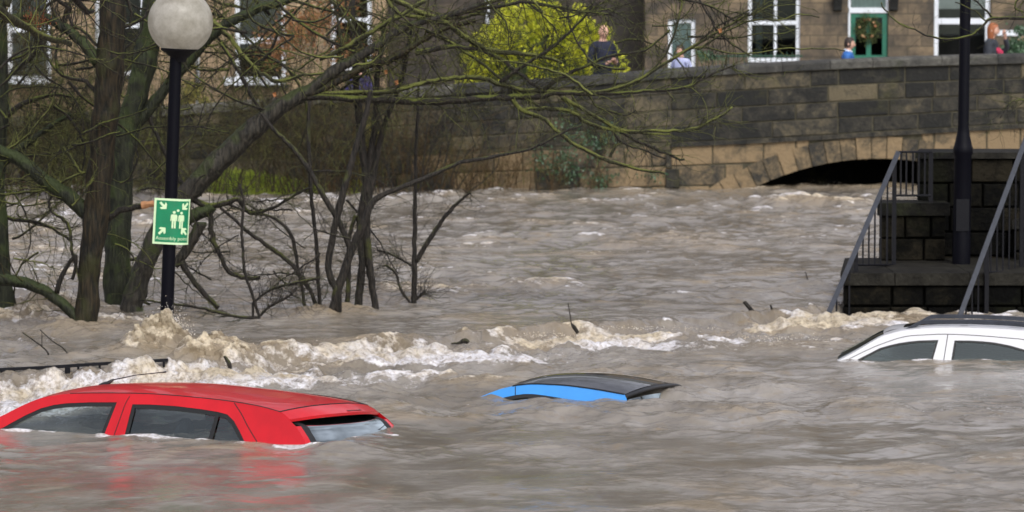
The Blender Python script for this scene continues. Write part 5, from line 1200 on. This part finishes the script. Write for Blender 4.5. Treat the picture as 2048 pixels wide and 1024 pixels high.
# --- golden conifer hedge: a thing
M['gold'] = mat('golden_conifer', (.22, .27, .015), .75, col2=(.70, .68, .05), vscale=7, detail=3)
def golden():
    Y = 66.3; g = P(1082, 165, Y); base = Vector((g.x, Y, 1.15)); o = empty('golden_conifer', tuple(base)); tag(o, 'rounded bright yellow green conifer behind the parapet', 'conifer hedge')
    m = MB(); rx, ry, rz = 1.63, .95, 2.15; cl = []
    for _ in range(520):
        t = rt.uniform(0, 2*PI); ph = math.asin(rt.uniform(0, 1)); k = rt.uniform(.82, 1.02); kk = k*(1+.10*math.sin(3*t+1)*math.cos(ph)+.05*math.sin(7*t+ph*5))
        flat_ = (1-max(0, -math.cos(t))*.0)
        cl.append((Vector((rx*kk*math.cos(t)*math.cos(ph)**.8, ry*kk*math.sin(t)*math.cos(ph), rz*kk*math.sin(ph)**1.1)), Vector((math.cos(t)*math.cos(ph)/rx, math.sin(t)*math.cos(ph)/ry, math.sin(ph)/rz)).normalized()))
    for c_, nn in cl:
        s_ = rt.uniform(.10, .2)
        for _ in range(34):
            q = Vector((rt.gauss(0, 1), rt.gauss(0, 1), rt.gauss(0, 1))).normalized(); p = c_+q*s_*rt.uniform(.6, 1)*Vector((1, 1, .75)).length/1.6
            d = (q*.6+nn*.7+Vector((0, 0, .25))+Vector((rt.gauss(0, .3), rt.gauss(0, .3), rt.gauss(0, .3)))).normalized()*rt.uniform(.05, .09); e = d.cross(Vector((rt.gauss(0, 1), rt.gauss(0, 1), rt.gauss(0, 1)))).normalized()*.022
            m.add([p-e, p+e, p+d+e*.3, p+d-e*.3], [(0, 1, 2, 3)])
    m.build('crown', M['gold'], o)
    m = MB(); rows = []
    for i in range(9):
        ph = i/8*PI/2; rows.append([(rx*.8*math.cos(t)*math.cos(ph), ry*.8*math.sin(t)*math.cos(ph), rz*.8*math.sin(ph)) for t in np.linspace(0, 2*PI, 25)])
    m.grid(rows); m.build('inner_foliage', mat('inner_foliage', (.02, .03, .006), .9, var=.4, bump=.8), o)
    m = MB(); m.tube([(0, 0, -.3), (0, 0, 1.2)], [.09, .06], 8); m.build('trunk', M['bark'], o)
golden()
# ================================================================== STREET FURNITURE, STEPS, PEOPLE
# --- globe lamp
YL = 33.2
top = P(352, 108, YL); bot = P(333, 648, YL); ax = (top-bot).normalized()
lp = empty('globe_lamp', tuple(bot)); tag(lp, 'dirty white globe lamp on a leaning black post in the splash at the left', 'street lamp')
B0 = bot; rel = lambda p: p-B0
m = MB(); m.tube([rel(bot-ax*1.3), rel(bot), rel(bot+ax*1.4), rel(top)], [.066, .064, .060, .056], 20); m.build('post', M['iron_post'], lp, smooth=40)
gc = P(361, 44, YL)
m = MB(); R_ = .308; sc_ = MB()
prof = [(R_*math.sin(t), -R_*math.cos(t)) for t in np.linspace(.42, PI, 28)]
m.lathe(prof, rel(gc), 40)
def globe_mat():
    mm = bpy.data.materials.new('opal_globe'); mm.use_nodes = True; nt = mm.node_tree; b = nt.nodes['Principled BSDF']; Nn = nt.nodes; Ll = nt.links
    co = Nn.new('ShaderNodeTexCoord'); n = Nn.new('ShaderNodeTexNoise'); n.inputs['Scale'].default_value = 3.2; n.inputs['Detail'].default_value = 6; n.inputs['Roughness'].default_value = .7; Ll.new(co.outputs['Object'], n.inputs['Vector'])
    r = Nn.new('ShaderNodeValToRGB'); r.color_ramp.elements[0].position = .34; r.color_ramp.elements[1].position = .6; r.color_ramp.elements[0].color = (.48, .45, .38, 1); r.color_ramp.elements[1].color = (.80, .77, .71, 1)
    Ll.new(n.outputs['Fac'], r.inputs['Fac']); Ll.new(r.outputs[0], b.inputs['Base Color']); b.inputs['Roughness'].default_value = .3
    t = Nn.new('ShaderNodeBsdfTranslucent'); Ll.new(r.outputs[0], t.inputs['Color']); mx = Nn.new('ShaderNodeMixShader'); mx.inputs[0].default_value = .6
    Ll.new(b.outputs[0], mx.inputs[1]); Ll.new(t.outputs[0], mx.inputs[2]); Ll.new(mx.outputs[0], Nn['Material Output'].inputs['Surface']); return mm
m.build('globe', globe_mat(), lp, smooth=True)
m = MB(); m.lathe([(.058, -.40), (.075, -.36), (.13, -.315), (.175, -.285), (.178, -.265), (.165, -.25), (.12, -.245), (.05, -.24), (.035, -.1), (.03, -.02), (0, 0)], rel(gc)+Vector((-.012, 0, .02)), 28)
m.build('lamp_holder', M['iron'], lp, smooth=40)
# --- assembly point sign, curved round the post
M['signgreen'] = mat('sign_green', (.0, .20, .085), .35, var=.08, vscale=8)
M['signwhite'] = mat('sign_photoluminescent', (.62, .80, .50), .45, var=.05, vscale=6)
M['signback'] = mat('sign_back', (.45, .42, .35), .6)
def make_sign():
    Wd, Hd = .372, .435; Ys = YL-.085
    tl = P(309, 399.5, Ys); bl = P(304.5, 487, Ys); up = (tl-bl).normalized(); right = Vector((1, 0, -.01)); right = (right-up*right.dot(up)).normalized(); out = right.cross(up)  # towards the camera
    if out.y > 0: out = -out
    so_ = empty('assembly_sign', tuple(bl)); tag(so_, 'green Assembly point sign with white arrows strapped round the lamp post', 'sign')
    N_ = 60; th = [0 if i/N_ < .38 else math.radians(64)*((i/N_-.38)/.62)**1.1 for i in range(N_+1)]
    cx = [0.]; cy = [0.]
    for i in range(N_): cx.append(cx[-1]+math.cos((th[i]+th[i+1])/2)*Wd/N_); cy.append(cy[-1]-math.sin((th[i]+th[i+1])/2)*Wd/N_)
    def mp_(s_, t_, d=0):   # s along the width, t up, d proud
        f = max(0, min(N_-1e-6, s_/Wd*N_)); i = int(f); k = f-i; a = th[i]+(th[i+1]-th[i])*k
        X = cx[i]+(cx[i+1]-cx[i])*k; Yy = cy[i]+(cy[i+1]-cy[i])*k
        X += math.sin(a)*d; Yy += math.cos(a)*d
        return right*X+out*Yy+up*t_
    def plate(s0, s1, t0, t1, d, n=30):
        mm = MB(); ss = np.linspace(s0, s1, n+1); mm.grid([[tuple(mp_(s_, t, d)) for s_ in ss] for t in (t0, t1)]); return mm
    mm = plate(0, Wd, 0, Hd, 0); mm.build('plate', M['signwhite'], so_, smooth=True)
    plate(0, Wd, 0, Hd, -.004).build('plate_back', M['signback'], so_, smooth=True)
    plate(.021, Wd-.021, .020, Hd-.020, .0015).build('green_panel', M['signgreen'], so_, smooth=True)
    def poly(mm, pts, d=.003):
        # subdivide through triangulation so that it follows the bend
        rr = resample(pts, .012); V, F = panel2d(rr, [], .014); mm.add([tuple(mp_(x, y, d)) for x, y in V], F)
    def circ(x, y, r): return [(x+r*math.cos(a), y+r*math.sin(a)) for a in np.linspace(0, 2*PI, 17)[:-1]]
    mm = MB()
    def arrow(x, y, ang, L_=.082, s_=1):
        c_, s2 = math.cos(ang), math.sin(ang)
        shape = [(-L_*.55, -.011), (L_*.12, -.011), (-L_*.10, -.036), (L_*.10, -.036), (L_*.48, 0), (L_*.10, .036), (-L_*.10, .036), (L_*.12, .011), (-L_*.55, .011)]
        # solid arrow: shaft with swept barbs
        shape = [(-L_*.55, -.0115), (L_*.02, -.0115), (-L_*.14, -.037), (L_*.12, -.037), (L_*.52, 0), (L_*.12, .037), (-L_*.14, .037), (L_*.02, .0115), (-L_*.55, .0115)]
        poly(mm, [(x+a*c_-b_*s2, y+a*s2+b_*c_) for a, b_ in shape])
    arrow(.088, .365, -PI/4); arrow(.088, .128, PI/4); arrow(Wd-.072, .365, PI+PI/4); arrow(Wd-.072, .128, PI-PI/4)
    def man(x, y, h):
        poly(mm, circ(x, y+h*.92, h*.085))
        w_ = h*.15
        poly(mm, [(x-w_, y+h*.80), (x-w_*1.25, y+h*.72), (x-w_*1.3, y+h*.42), (x-w_*.95, y+h*.42), (x-w_*.8, y+h*.66), (x-w_*.78, y), (x-w_*.12, y), (x-w_*.1, y+h*.42), (x+w_*.1, y+h*.42), (x+w_*.12, y), (x+w_*.78, y), (x+w_*.8, y+h*.66), (x+w_*.95, y+h*.42), (x+w_*1.3, y+h*.42), (x+w_*1.25, y+h*.72), (x+w_, y+h*.80)])
    cx_ = Wd*.535; man(cx_-.006, .155, .165); man(cx_+.066, .155, .160); poly(mm, circ(cx_+.030, .325, .013))
    mm.build('pictogram', M['signwhite'], so_)
    cu = bpy.data.curves.new('txt', 'FONT'); cu.body = 'Assembly point'; cu.size = .05; cu.resolution_u = 3
    to = bpy.data.objects.new('txt', cu); COL.objects.link(to); bpy.context.view_layer.update()
    me = bpy.data.meshes.new_from_object(to.evaluated_get(bpy.context.evaluated_depsgraph_get()))
    w0 = max(v.co.x for v in me.vertices); sx = (Wd-.056)/w0
    # subdivide long triangles then bend
    bm = bmesh.new(); bm.from_mesh(me); bmesh.ops.subdivide_edges(bm, edges=[e for e in bm.edges if e.calc_length() > .012], cuts=1)
    for v in bm.verts: v.co = mp_(.028+v.co.x*sx, .042+v.co.y*.95, .003)
    me2 = bpy.data.meshes.new('lettering'); bm.to_mesh(me2); bm.free(); me2.materials.append(M['signwhite']); lo = bpy.data.objects.new('lettering', me2); COL.objects.link(lo); lo.parent = so_
    bpy.data.objects.remove(to); bpy.data.meshes.remove(me)
    for t in (.08, Hd-.08):
        mm = MB(); pc = (P(344, 440, YL)-bl); ctr = pc-up*pc.dot(up)+up*t; mm.tube([ctr+(right*math.cos(a)+out*math.sin(a))*.068 for a in np.linspace(0, 2*PI, 25)], .004, 5); mm.build('strap', M['handrail'], so_)
make_sign()
# --- right lamp post
YP = 38.3; p0 = P(1922, 552, YP); tp = P(1931, -10, YP); axr = (tp-p0).normalized(); 
lp2 = empty('lamp_post', tuple(p0)); tag(lp2, 'tall black lamp post with a thick tapered base on the stone steps', 'street lamp')
def at(t, r): return (axr*t)
hz = lambda py: (P(1926, py, YP).z-p0.z)
m = MB(); prof = [(.14, -.02), (.14, .03), (.10, .05), (.10, .4), (.097, .42), (.095, hz(312)), (.108, hz(306)), (.108, hz(296)), (.10, hz(292)), (.092, hz(286)), (.068, hz(266)), (.064, hz(262)), (.060, hz(250)), (.060, 3.2), (.05, 5.2)]
m.lathe([(r, z) for r, z in prof], (0, 0, 0), 24)
m.v = [(x+axr.x*z, y+axr.y*z, z) for x, y, z in m.v]
m.build('post', M['iron_post'], lp2, smooth=35)
m = MB(); gq = axr*5.4; m.lathe([(R_*math.sin(t), -R_*math.cos(t)) for t in np.linspace(.42, PI, 20)], gq, 28); m.build('globe', bpy.data.materials['opal_globe'], lp2, smooth=True)
m = MB(); m.box(-.07, .07, -.104, -.098, .5, .85); m.build('inspection_door', M['iron'], lp2)
# --- stone steps / stepped abutment
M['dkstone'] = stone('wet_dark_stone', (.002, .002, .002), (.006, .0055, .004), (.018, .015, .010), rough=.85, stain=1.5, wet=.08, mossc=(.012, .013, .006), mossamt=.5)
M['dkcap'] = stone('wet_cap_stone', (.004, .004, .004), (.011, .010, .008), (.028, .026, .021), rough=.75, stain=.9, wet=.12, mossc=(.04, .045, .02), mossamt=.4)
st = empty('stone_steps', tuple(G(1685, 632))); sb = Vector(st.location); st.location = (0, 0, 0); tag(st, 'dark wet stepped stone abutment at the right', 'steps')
def tier(px0, px1, ytop, Y0, Y1, zbot, cap=.12, side=True):
    x0, x1 = P(px0, ytop, Y0).x, P(px1, ytop, Y0).x; zt = P(px0, ytop, Y0).z
    m = MB(); nc = max(1, round((zt-cap-zbot)/.25)); hh = (zt-cap-zbot)/nc
    for k in range(nc):
        za, zb_ = zbot+k*hh, zbot+(k+1)*hh; x = x0
        while x < x1:
            xe = min(x1, x+rb.uniform(.25, .6)); 
            if x1-xe < .15: xe = x1
            block(m, x, xe, lambda q: za, lambda q: zb_, Y0, 0, min(1, max(0, rb.gauss(.4, .2))), proud=rb.uniform(0, .03)); x = xe
    kx = Y1/Y0+.004; xb0 = x0*kx
    m.hexa([(x0+.012, Y0+.05, zbot), (x1-.012, Y0+.05, zbot), (x1-.012, Y1, zbot), (xb0, Y1, zbot), (x0+.012, Y0+.05, zt-cap), (x1-.012, Y0+.05, zt-cap), (x1-.012, Y1, zt-cap), (xb0, Y1, zt-cap)], 0, tone=.3)
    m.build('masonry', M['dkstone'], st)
    m = MB(); x = x0-.04
    while x < x1+.04:
        xe = min(x1+.04, x+rb.uniform(.5, .9)); 
        if x1+.04-xe < .2: xe = x1+.04
        a, c_ = x+.004, xe-.004; z0, z1 = zt-cap+.003, zt
        a2, c2 = max(a, xb0 if a < x0 else a), max(c_, xb0+.05)
        m.hexa([(a, Y0-.05, z0), (c_, Y0-.05, z0), (c2, Y1, z0), (a2, Y1, z0), (a+.0, Y0-.035, z1), (c_, Y0-.035, z1), (c2, Y1, z1), (a2, Y1, z1)], 0, tone=rb.uniform(.2, .7)); x = xe
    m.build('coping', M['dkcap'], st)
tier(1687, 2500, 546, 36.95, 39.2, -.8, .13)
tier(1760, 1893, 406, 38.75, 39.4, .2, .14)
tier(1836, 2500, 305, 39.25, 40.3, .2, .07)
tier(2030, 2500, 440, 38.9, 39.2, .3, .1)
# --- handrails
def baluster_rail(name, label, toppts, Yf, w_=.028, bars=(), low=None, posts=(), group='iron handrails on the flooded steps'):
    o = empty(name, tuple(P(*toppts[0][:2], toppts[0][2]))); base = Vector(o.location); tag(o, label, 'handrail', group)
    pts = [P(a, b_, y)-base for a, b_, y in toppts]; m = MB()
    for a, b_ in zip(pts, pts[1:]):
        d = (b_-a).normalized(); s_ = Vector((-d.z, 0, d.x)).normalized()*w_; u_ = Vector((0, 1, 0))*.012
        m.hexa([a-s_-u_, a+s_-u_, a+s_+u_, a-s_+u_, b_-s_-u_, b_+s_-u_, b_+s_+u_, b_-s_+u_])
    m.build('top_rail', M['handrail'], o)
    for (px, y0, y1, Y, r) in bars:
        m = MB(); a, b_ = P(px, y0, Y)-base, P(px, y1, Y)-base; m.box(a.x-r, a.x+r, a.y-r, a.y+r, b_.z, a.z); m.build('post' if r > .012 else 'baluster', M['iron'], o)
    if low:
        for seg in low:
            m = MB(); a, b_ = P(*seg[0])-base, P(*seg[1])-base; m.tube([a, b_], .012, 6); m.build('lower_rail', M['iron'], o)
def rl(x, a, b_): return a[1]+(b_[1]-a[1])*(x-a[0])/(b_[0]-a[0])
A1, A2 = (1656, 628), (1797, 303); YA, YBk = 36.35, 38.2
yy = lambda x, a, b_: YA+(YBk-YA)*(x-a[0])/(b_[0]-a[0])
bars = []
for x in (1673, 1699, 1714, 1726, 1738, 1750, 1762, 1775):
    bars.append((x, rl(x, A1, A2)+6, 634 if x < 1705 else 530, yy(x, A1, A2), .009))
bars.append((1712, rl(1712, A1, A2)+6, 640, yy(1712, A1, A2), .022)); bars.append((1789, rl(1789, A1, A2)+6, 545, YBk, .022))
for x in (1802, 1813, 1826, 1838, 1850): bars.append((x, 306, 392, YBk, .009))
bars.append((1862, 304, 404, YBk+.3, .022))
baluster_rail('stair_handrail', 'long sloping grey handrail with thin bars, the left one on the steps', [(*A1, YA), (*A2, YBk)], 0, .026, bars, [((1716, 530, yy(1716, A1, A2)), (1790, 530, YBk)), ((1797, 304, YBk), (1864, 304, YBk)), ((1790, 391, YBk), (1862, 391, YBk))])
B1, B2 = (1913, 650), (2062, 250); YA, YBk = 36.1, 38.0
bars = []
for x in np.arange(1932, 2050, 12.5): bars.append((x, rl(x, B1, B2)+6, 640 if x < 1965 else 545, yy(x, B1, B2), .008))
bars.append((1974, rl(1974, B1, B2)+6, 650, yy(1974, B1, B2), .022)); bars.append((2045, rl(2045, B1, B2)+6, 545, yy(2045, B1, B2), .022))
baluster_rail('stair_handrail', 'long sloping grey handrail rising behind the white car, the right one on the steps', [(*B1, YA), (*B2, YBk)], 0, .026, bars, [((1978, 545, yy(1978, B1, B2)), (2060, 540, YBk))])
# --- flooded iron railing, left
fr = empty('iron_railing', tuple(P(0, 740, 30.45))); base = Vector(fr.location); tag(fr, 'black iron railing almost drowned at the left, water pouring through it', 'railing')
pts = [(-260, 752, 29.6), (-60, 742, 29.85), (0, 739, 29.95), (90, 735, 30.1), (180, 729, 30.25), (250, 725, 30.35), (336, 720, 30.5)]
m = MB(); q = [P(*p)-base for p in pts]
for a, b_ in zip(q, q[1:]):
    m.hexa([a+Vector((0, -.02, -.013)), b_+Vector((0, -.02, -.013)), b_+Vector((0, .02, -.013)), a+Vector((0, .02, -.013)), a+Vector((0, -.02, .013)), b_+Vector((0, -.02, .013)), b_+Vector((0, .02, .013)), a+Vector((0, .02, .013))])
m.build('top_rail', M['iron'], fr)
for i, x in enumerate(np.arange(-250, 330, 21.4)):
    y = interp(x, [(p[0], p[1]) for p in pts]); Yy = interp(x, [(p[0], p[2]) for p in pts]); a = P(x, y, Yy)-base; r = .022 if i % 6 == 0 else .009
    m = MB(); m.box(a.x-r, a.x+r, -r+a.y, r+a.y, a.z-.75, a.z-.012); m.build('post' if r > .01 else 'baluster', M['iron'], fr)
# --- people on the bridge
M['skin'] = mat('skin', (.62, .36, .27), .55, var=.06, vscale=10)
def skinmesh(name, chains, mats, parent, sub=2, loc=None, extra=None):
    """chains: list of [(x,y,z,r),...] starting from a shared vertex where the coords coincide"""
    bm = bmesh.new(); lay = bm.verts.layers.skin.verify(); vm = {}
    first = True
    for ch in chains:
        pv = None
        for (x, y, z, r) in ch:
            k = (round(x, 4), round(y, 4), round(z, 4))
            if k not in vm:
                v = bm.verts.new((x, y, z)); v[lay].radius = (r, r*.9 if isinstance(r, float) else r); vm[k] = v
                if first: v[lay].use_root = True; first = False
            v = vm[k]
            if pv is not None and pv != v and not bm.edges.get((pv, v)): bm.edges.new((pv, v))
            pv = v
    me = bpy.data.meshes.new(name); bm.to_mesh(me); bm.free()
    o = bpy.data.objects.new(name, me); COL.objects.link(o); s_ = o.modifiers.new('s', 'SKIN'); s_.use_smooth_shade = True; s2 = o.modifiers.new('u', 'SUBSURF'); s2.levels = sub; s2.render_levels = sub
    dg = bpy.context.evaluated_depsgraph_get(); me2 = bpy.data.meshes.new_from_object(o.evaluated_get(dg)); bpy.data.objects.remove(o); bpy.data.meshes.remove(me)
    if extra:
        b2 = bmesh.new(); b2.from_mesh(me2); extra(b2); b2.to_mesh(me2); b2.free()
    me2.materials.clear()
    for q_ in (mats if isinstance(mats, list) else [mats]): me2.materials.append(q_)
    me2.shade_smooth(); me2.name = name
    o = bpy.data.objects.new(name, me2); COL.objects.link(o); o.parent = parent; return o
def person(label, px, headtop_py, H, yaw, jacket, trousers, hair, arms='down', Y=61.9, hairlen=0, lean=0, collar=None, held=None, group='people watching from the bridge'):
    g = P(px, headtop_py, Y); gzv = gz(g.x, Y)+.006; base = Vector((g.x, Y, g.z-H))
    k = H/1.75; o = empty('person', tuple(base)); o.rotation_euler = (0, 0, yaw); tag(o, label, 'person', group)
    hx = .0; S = lambda x, y, z, r: (x*k, y*k, z*k, r*k)
    pel = S(0, 0, .95, .13)
    spine = [pel, S(0, .0, 1.10, .125), S(0, .01, 1.28, .145), S(0, .01, 1.42, .12), S(0, 0, 1.49, .062), S(0, -.01, 1.56, .056), S(0, -.02, 1.62, .07)]
    legs = [[pel, S(s_*.09, 0, .88, .09), S(s_*.10, -.01, .50, .062), S(s_*.10, .01, .12, .042), S(s_*.10, .0, .05, .042), S(s_*.11, -.14, .035, .034)] for s_ in (-1, 1)]
    def arm(s_):
        sh = S(0, .01, 1.42, .12); a = [sh, S(s_*.13, .01, 1.42, .068), S(s_*.19, .01, 1.39, .058)]
        if arms == 'front': a += [S(s_*.25, .02, 1.14, .045), S(s_*.16, -.20, 1.10, .034), S(s_*.085, -.27, 1.13, .028)]; hd = Vector((s_*.085, -.27, 1.13)); fd = Vector((-s_*.55, -.6, .35)).normalized()
        elif arms == 'face' and s_ > 0: a += [S(.26, -.06, 1.17, .045), S(.18, -.25, 1.33, .034), S(.10, -.22, 1.50, .028)]; hd = Vector((.10, -.22, 1.50)); fd = Vector((-.3, .2, .9)).normalized()
        else: a += [S(s_*.25, .02, 1.13, .045), S(s_*.26, -.04, .90, .034), S(s_*.26, -.07, .83, .028)]; hd = Vector((s_*.26, -.07, .83)); fd = Vector((0, -.2, -1)).normalized()
        return a, hd, fd
    ch = [spine]+legs
    hands = []
    for s_ in (-1, 1):
        a, hd, fd = arm(s_); ch.append(a); hands.append((s_, a, hd, fd))
    ch_b = list(ch); 
    for s_, a, hd, fd in hands:
        side = fd.cross(Vector((0, 0, 1))); side = side.normalized() if side.length > .2 else Vector((0, 1, 0)); palm = hd+fd*.06
        ch_b.append([a[-1], S(*palm, .030)])
        curl = fd.cross(side).normalized()
        for f in range(4):
            b_ = palm+side*(f-1.5)*.019; ln = (.062, .074, .070, .054)[f]
            ch_b.append([S(*palm, .030), S(*(b_+fd*.03), .0105), S(*(b_+fd*(.03+ln*.55)-curl*.012), .0095), S(*(b_+fd*(.03+ln*.85)-curl*.035), .008)])
        ch_b.append([S(*palm, .030), S(*(palm+side*-.040-fd*.01), .0115), S(*(palm+side*-.055+fd*.035), .0095)])
    def head(b2):
        mt_ = Matrix.Translation(Vector((0, -.025, 1.635))*k) @ Matrix.Diagonal((.075*k, .095*k, .118*k, 1))
        r = bmesh.ops.create_uvsphere(b2, u_segments=24, v_segments=18, radius=1, matrix=mt_)
        c0 = Vector((0, -.025, 1.635))*k
        for v in r['verts']:
            d = (v.co-c0)/k
            if d.z < -.02 and d.y < 0: v.co.x -= (v.co.x)*min(.3, (-d.z-.02)*3)
            if abs(d.x) < .016 and d.y < -.06 and -.045 < d.z < .012: v.co.y -= .022*k*(1-abs(d.x)/.016*.4)
            if abs(abs(d.x)-.030) < .016 and d.y < -.05 and .0 < d.z < .03: v.co.y += .009*k
            if abs(d.x) < .028 and d.y < -.06 and -.066 < d.z < -.054: v.co.y += .004*k
        for s_ in (-1, 1):
            bmesh.ops.create_uvsphere(b2, u_segments=8, v_segments=8, radius=1, matrix=Matrix.Translation(Vector((s_*.076, -.01, 1.63))*k) @ Matrix.Diagonal((.012*k, .02*k, .032*k, 1)))
    skinmesh('body', ch_b, M['skin'], o, 2, extra=head)
    # face details
    m = MB()
    for s_ in (-1, 1): m.tube([(s_*.030*k, -.108*k, 1.650*k), (s_*.030*k, -.116*k, 1.650*k)], .009*k, 8)
    m.tube([(-.024*k, -.112*k, 1.578*k), (0, -.120*k, 1.576*k), (.024*k, -.112*k, 1.578*k)], .004*k, 6); m.build('face_features', M['faced'], o)
    G_ = lambda c_, g_: [(x, y, z, r+g_*k) for x, y, z, r in c_]
    jk = [G_(spine[:4], .030)+[(*spine[4][:3], .072*k)]]; jk[0][0] = (*spine[0][:3], .172*k); jk[0].insert(0, S(0, 0, .84, .160))
    for s_, a, hd, fd in hands: jk.append([(*a[0][:3], .15*k)]+G_(a[1:], .018))
    skinmesh('jacket', jk, M[jacket], o, 2)
    tr = [[(*spine[1][:3], .138*k), (*pel[:3], .148*k)]]+[[(*pel[:3], .148*k)]+[(x, y, z, r+.018*k) for x, y, z, r in l[1:5]] for l in legs]; skinmesh('trousers', tr, M[trousers], o, 2)
    m = MB(); 
    for l in legs: x, y = l[4][0], l[4][1]; m.add([(x-.05*k, y+.08*k, 0), (x+.05*k, y+.08*k, 0), (x+.05*k, y-.19*k, 0), (x-.05*k, y-.19*k, 0), (x-.045*k, y+.07*k, .10*k), (x+.045*k, y+.07*k, .10*k), (x+.045*k, y-.17*k, .06*k), (x-.045*k, y-.17*k, .06*k)], [(0, 3, 2, 1), (4, 5, 6, 7), (0, 1, 5, 4), (1, 2, 6, 5), (2, 3, 7, 6), (3, 0, 4, 7)])
    m.build('shoes', M['black'], o)
    if hair:
        m = MB(); rows = []; c0 = Vector((0, -.02, 1.64))*k; nlat = 12; zmin = -.05-hairlen
        for i in range(nlat+1):
            ph = PI/2-i/nlat*(PI/2+.55); rr_ = []
            for j in range(29):
                t = j/28*2*PI; fr_ = max(0, -math.sin(t)); phl = max(ph, .55*fr_*1.1) if fr_ > .25 else ph
                kk = 1.10+.04*mnoise.noise(Vector((math.cos(t)*3, math.sin(t)*3, ph*4+px)))
                z_ = .118*k*kk*math.sin(phl); 
                if ph < 0 and fr_ <= .25: z_ -= hairlen*k*(-ph/.55)
                wd = 1+(.25*hairlen*min(1, -ph/.55)*3 if ph < 0 else 0)
                rr_.append((c0.x+.077*k*kk*math.cos(t)*math.cos(phl*.9)*wd, c0.y+.098*k*kk*math.sin(t)*math.cos(phl*.9), c0.z+z_))
            rows.append(rr_)
        m.grid(rows); m.build('hair', M[hair], o, smooth=True)
    if collar:
        m = MB(); m.tube([(.07*k*math.cos(a), .062*k*math.sin(a)+.005, 1.495*k+.02*k*math.sin(a)) for a in np.linspace(0, 2*PI, 21)], .026*k, 8); m.build('collar', M[collar], o, smooth=True)
    return o
M['faced'] = mat('eyes_and_lips', (.10, .04, .035), .5)
M['navy'] = mat('navy_jacket', (.008, .011, .03), .8, var=.4, vscale=9, bump=.5)
M['navydark'] = mat('dark_trousers', (.012, .018, .035), .9, var=.2, vscale=9)
M['bluej'] = mat('blue_jacket', (.02, .11, .36), .7, var=.25, vscale=9, bump=.5)
M['pale'] = mat('pale_collar', (.55, .62, .72), .8, var=.1)
M['lav'] = mat('lilac_fleece', (.42, .45, .68), .8, var=.15, vscale=7, bump=.4)
M['grey'] = mat('charcoal_coat', (.03, .034, .045), .85, var=.3, vscale=9, bump=.4)
M['red2'] = mat('crimson_scarf', (.42, .02, .07), .8, var=.2, vscale=9)
M['purple'] = mat('purple_coat', (.06, .05, .20), .8, var=.3, vscale=9, bump=.4)
M['brownhair'] = mat('brown_hair', (.03, .018, .014), .6, var=.3, vscale=40)
M['auburn'] = mat('auburn_hair', (.34, .11, .04), .6, var=.3, vscale=40)
M['grayhair'] = mat('cropped_grey_hair', (.25, .17, .13), .7, var=.2, vscale=30)
o = person('bald man in a navy jacket holding a phone before the yellow green conifer', 1206, 50, 1.9, math.radians(28), 'navy', 'navydark', None, 'front')
mm = MB(); mm.box(-.035, .035, -.335, -.315, 1.13, 1.21); ph_ = mm.build('phone', M['black']); ph_.matrix_world = o.matrix_world @ Matrix.Identity(4)
ph_.location = o.location; ph_.rotation_euler = o.rotation_euler; tag(ph_, 'small dark phone held by the bald man on the bridge', 'phone')
person('small child in a lilac top before the narrow white window', 1362, 91, 1.46, math.radians(-40), 'lav', 'navydark', 'brownhair')
person('boy in a blue jacket with a pale hood, walking past the green door', 1697, 76, 1.58, math.radians(78), 'bluej', 'navydark', 'brownhair', collar='pale')
o = person('red haired woman in charcoal coat and crimson scarf, hand at her face', 1984, 48, 1.75, math.radians(72), 'grey', 'navydark', 'auburn', 'face', hairlen=.10)
mm = MB()
for s_ in (-1, 1): mm.tube([(s_*.06, -.05, 1.36), (s_*.07, -.15, 1.25), (s_*.05, -.165, 1.10), (s_*.05, -.16, .98)], [.035, .045, .045, .04], 8)
mm.tube([(.075*math.cos(a), .065*math.sin(a), 1.36) for a in np.linspace(0, 2*PI, 19)], .035, 8); sc2 = mm.build('scarf', M['red2'], o, smooth=True)
person('person in a purple coat half hidden behind the leaning tree and saplings', 717, 122, 1.62, math.radians(-20), 'purple', 'navydark', 'grayhair')
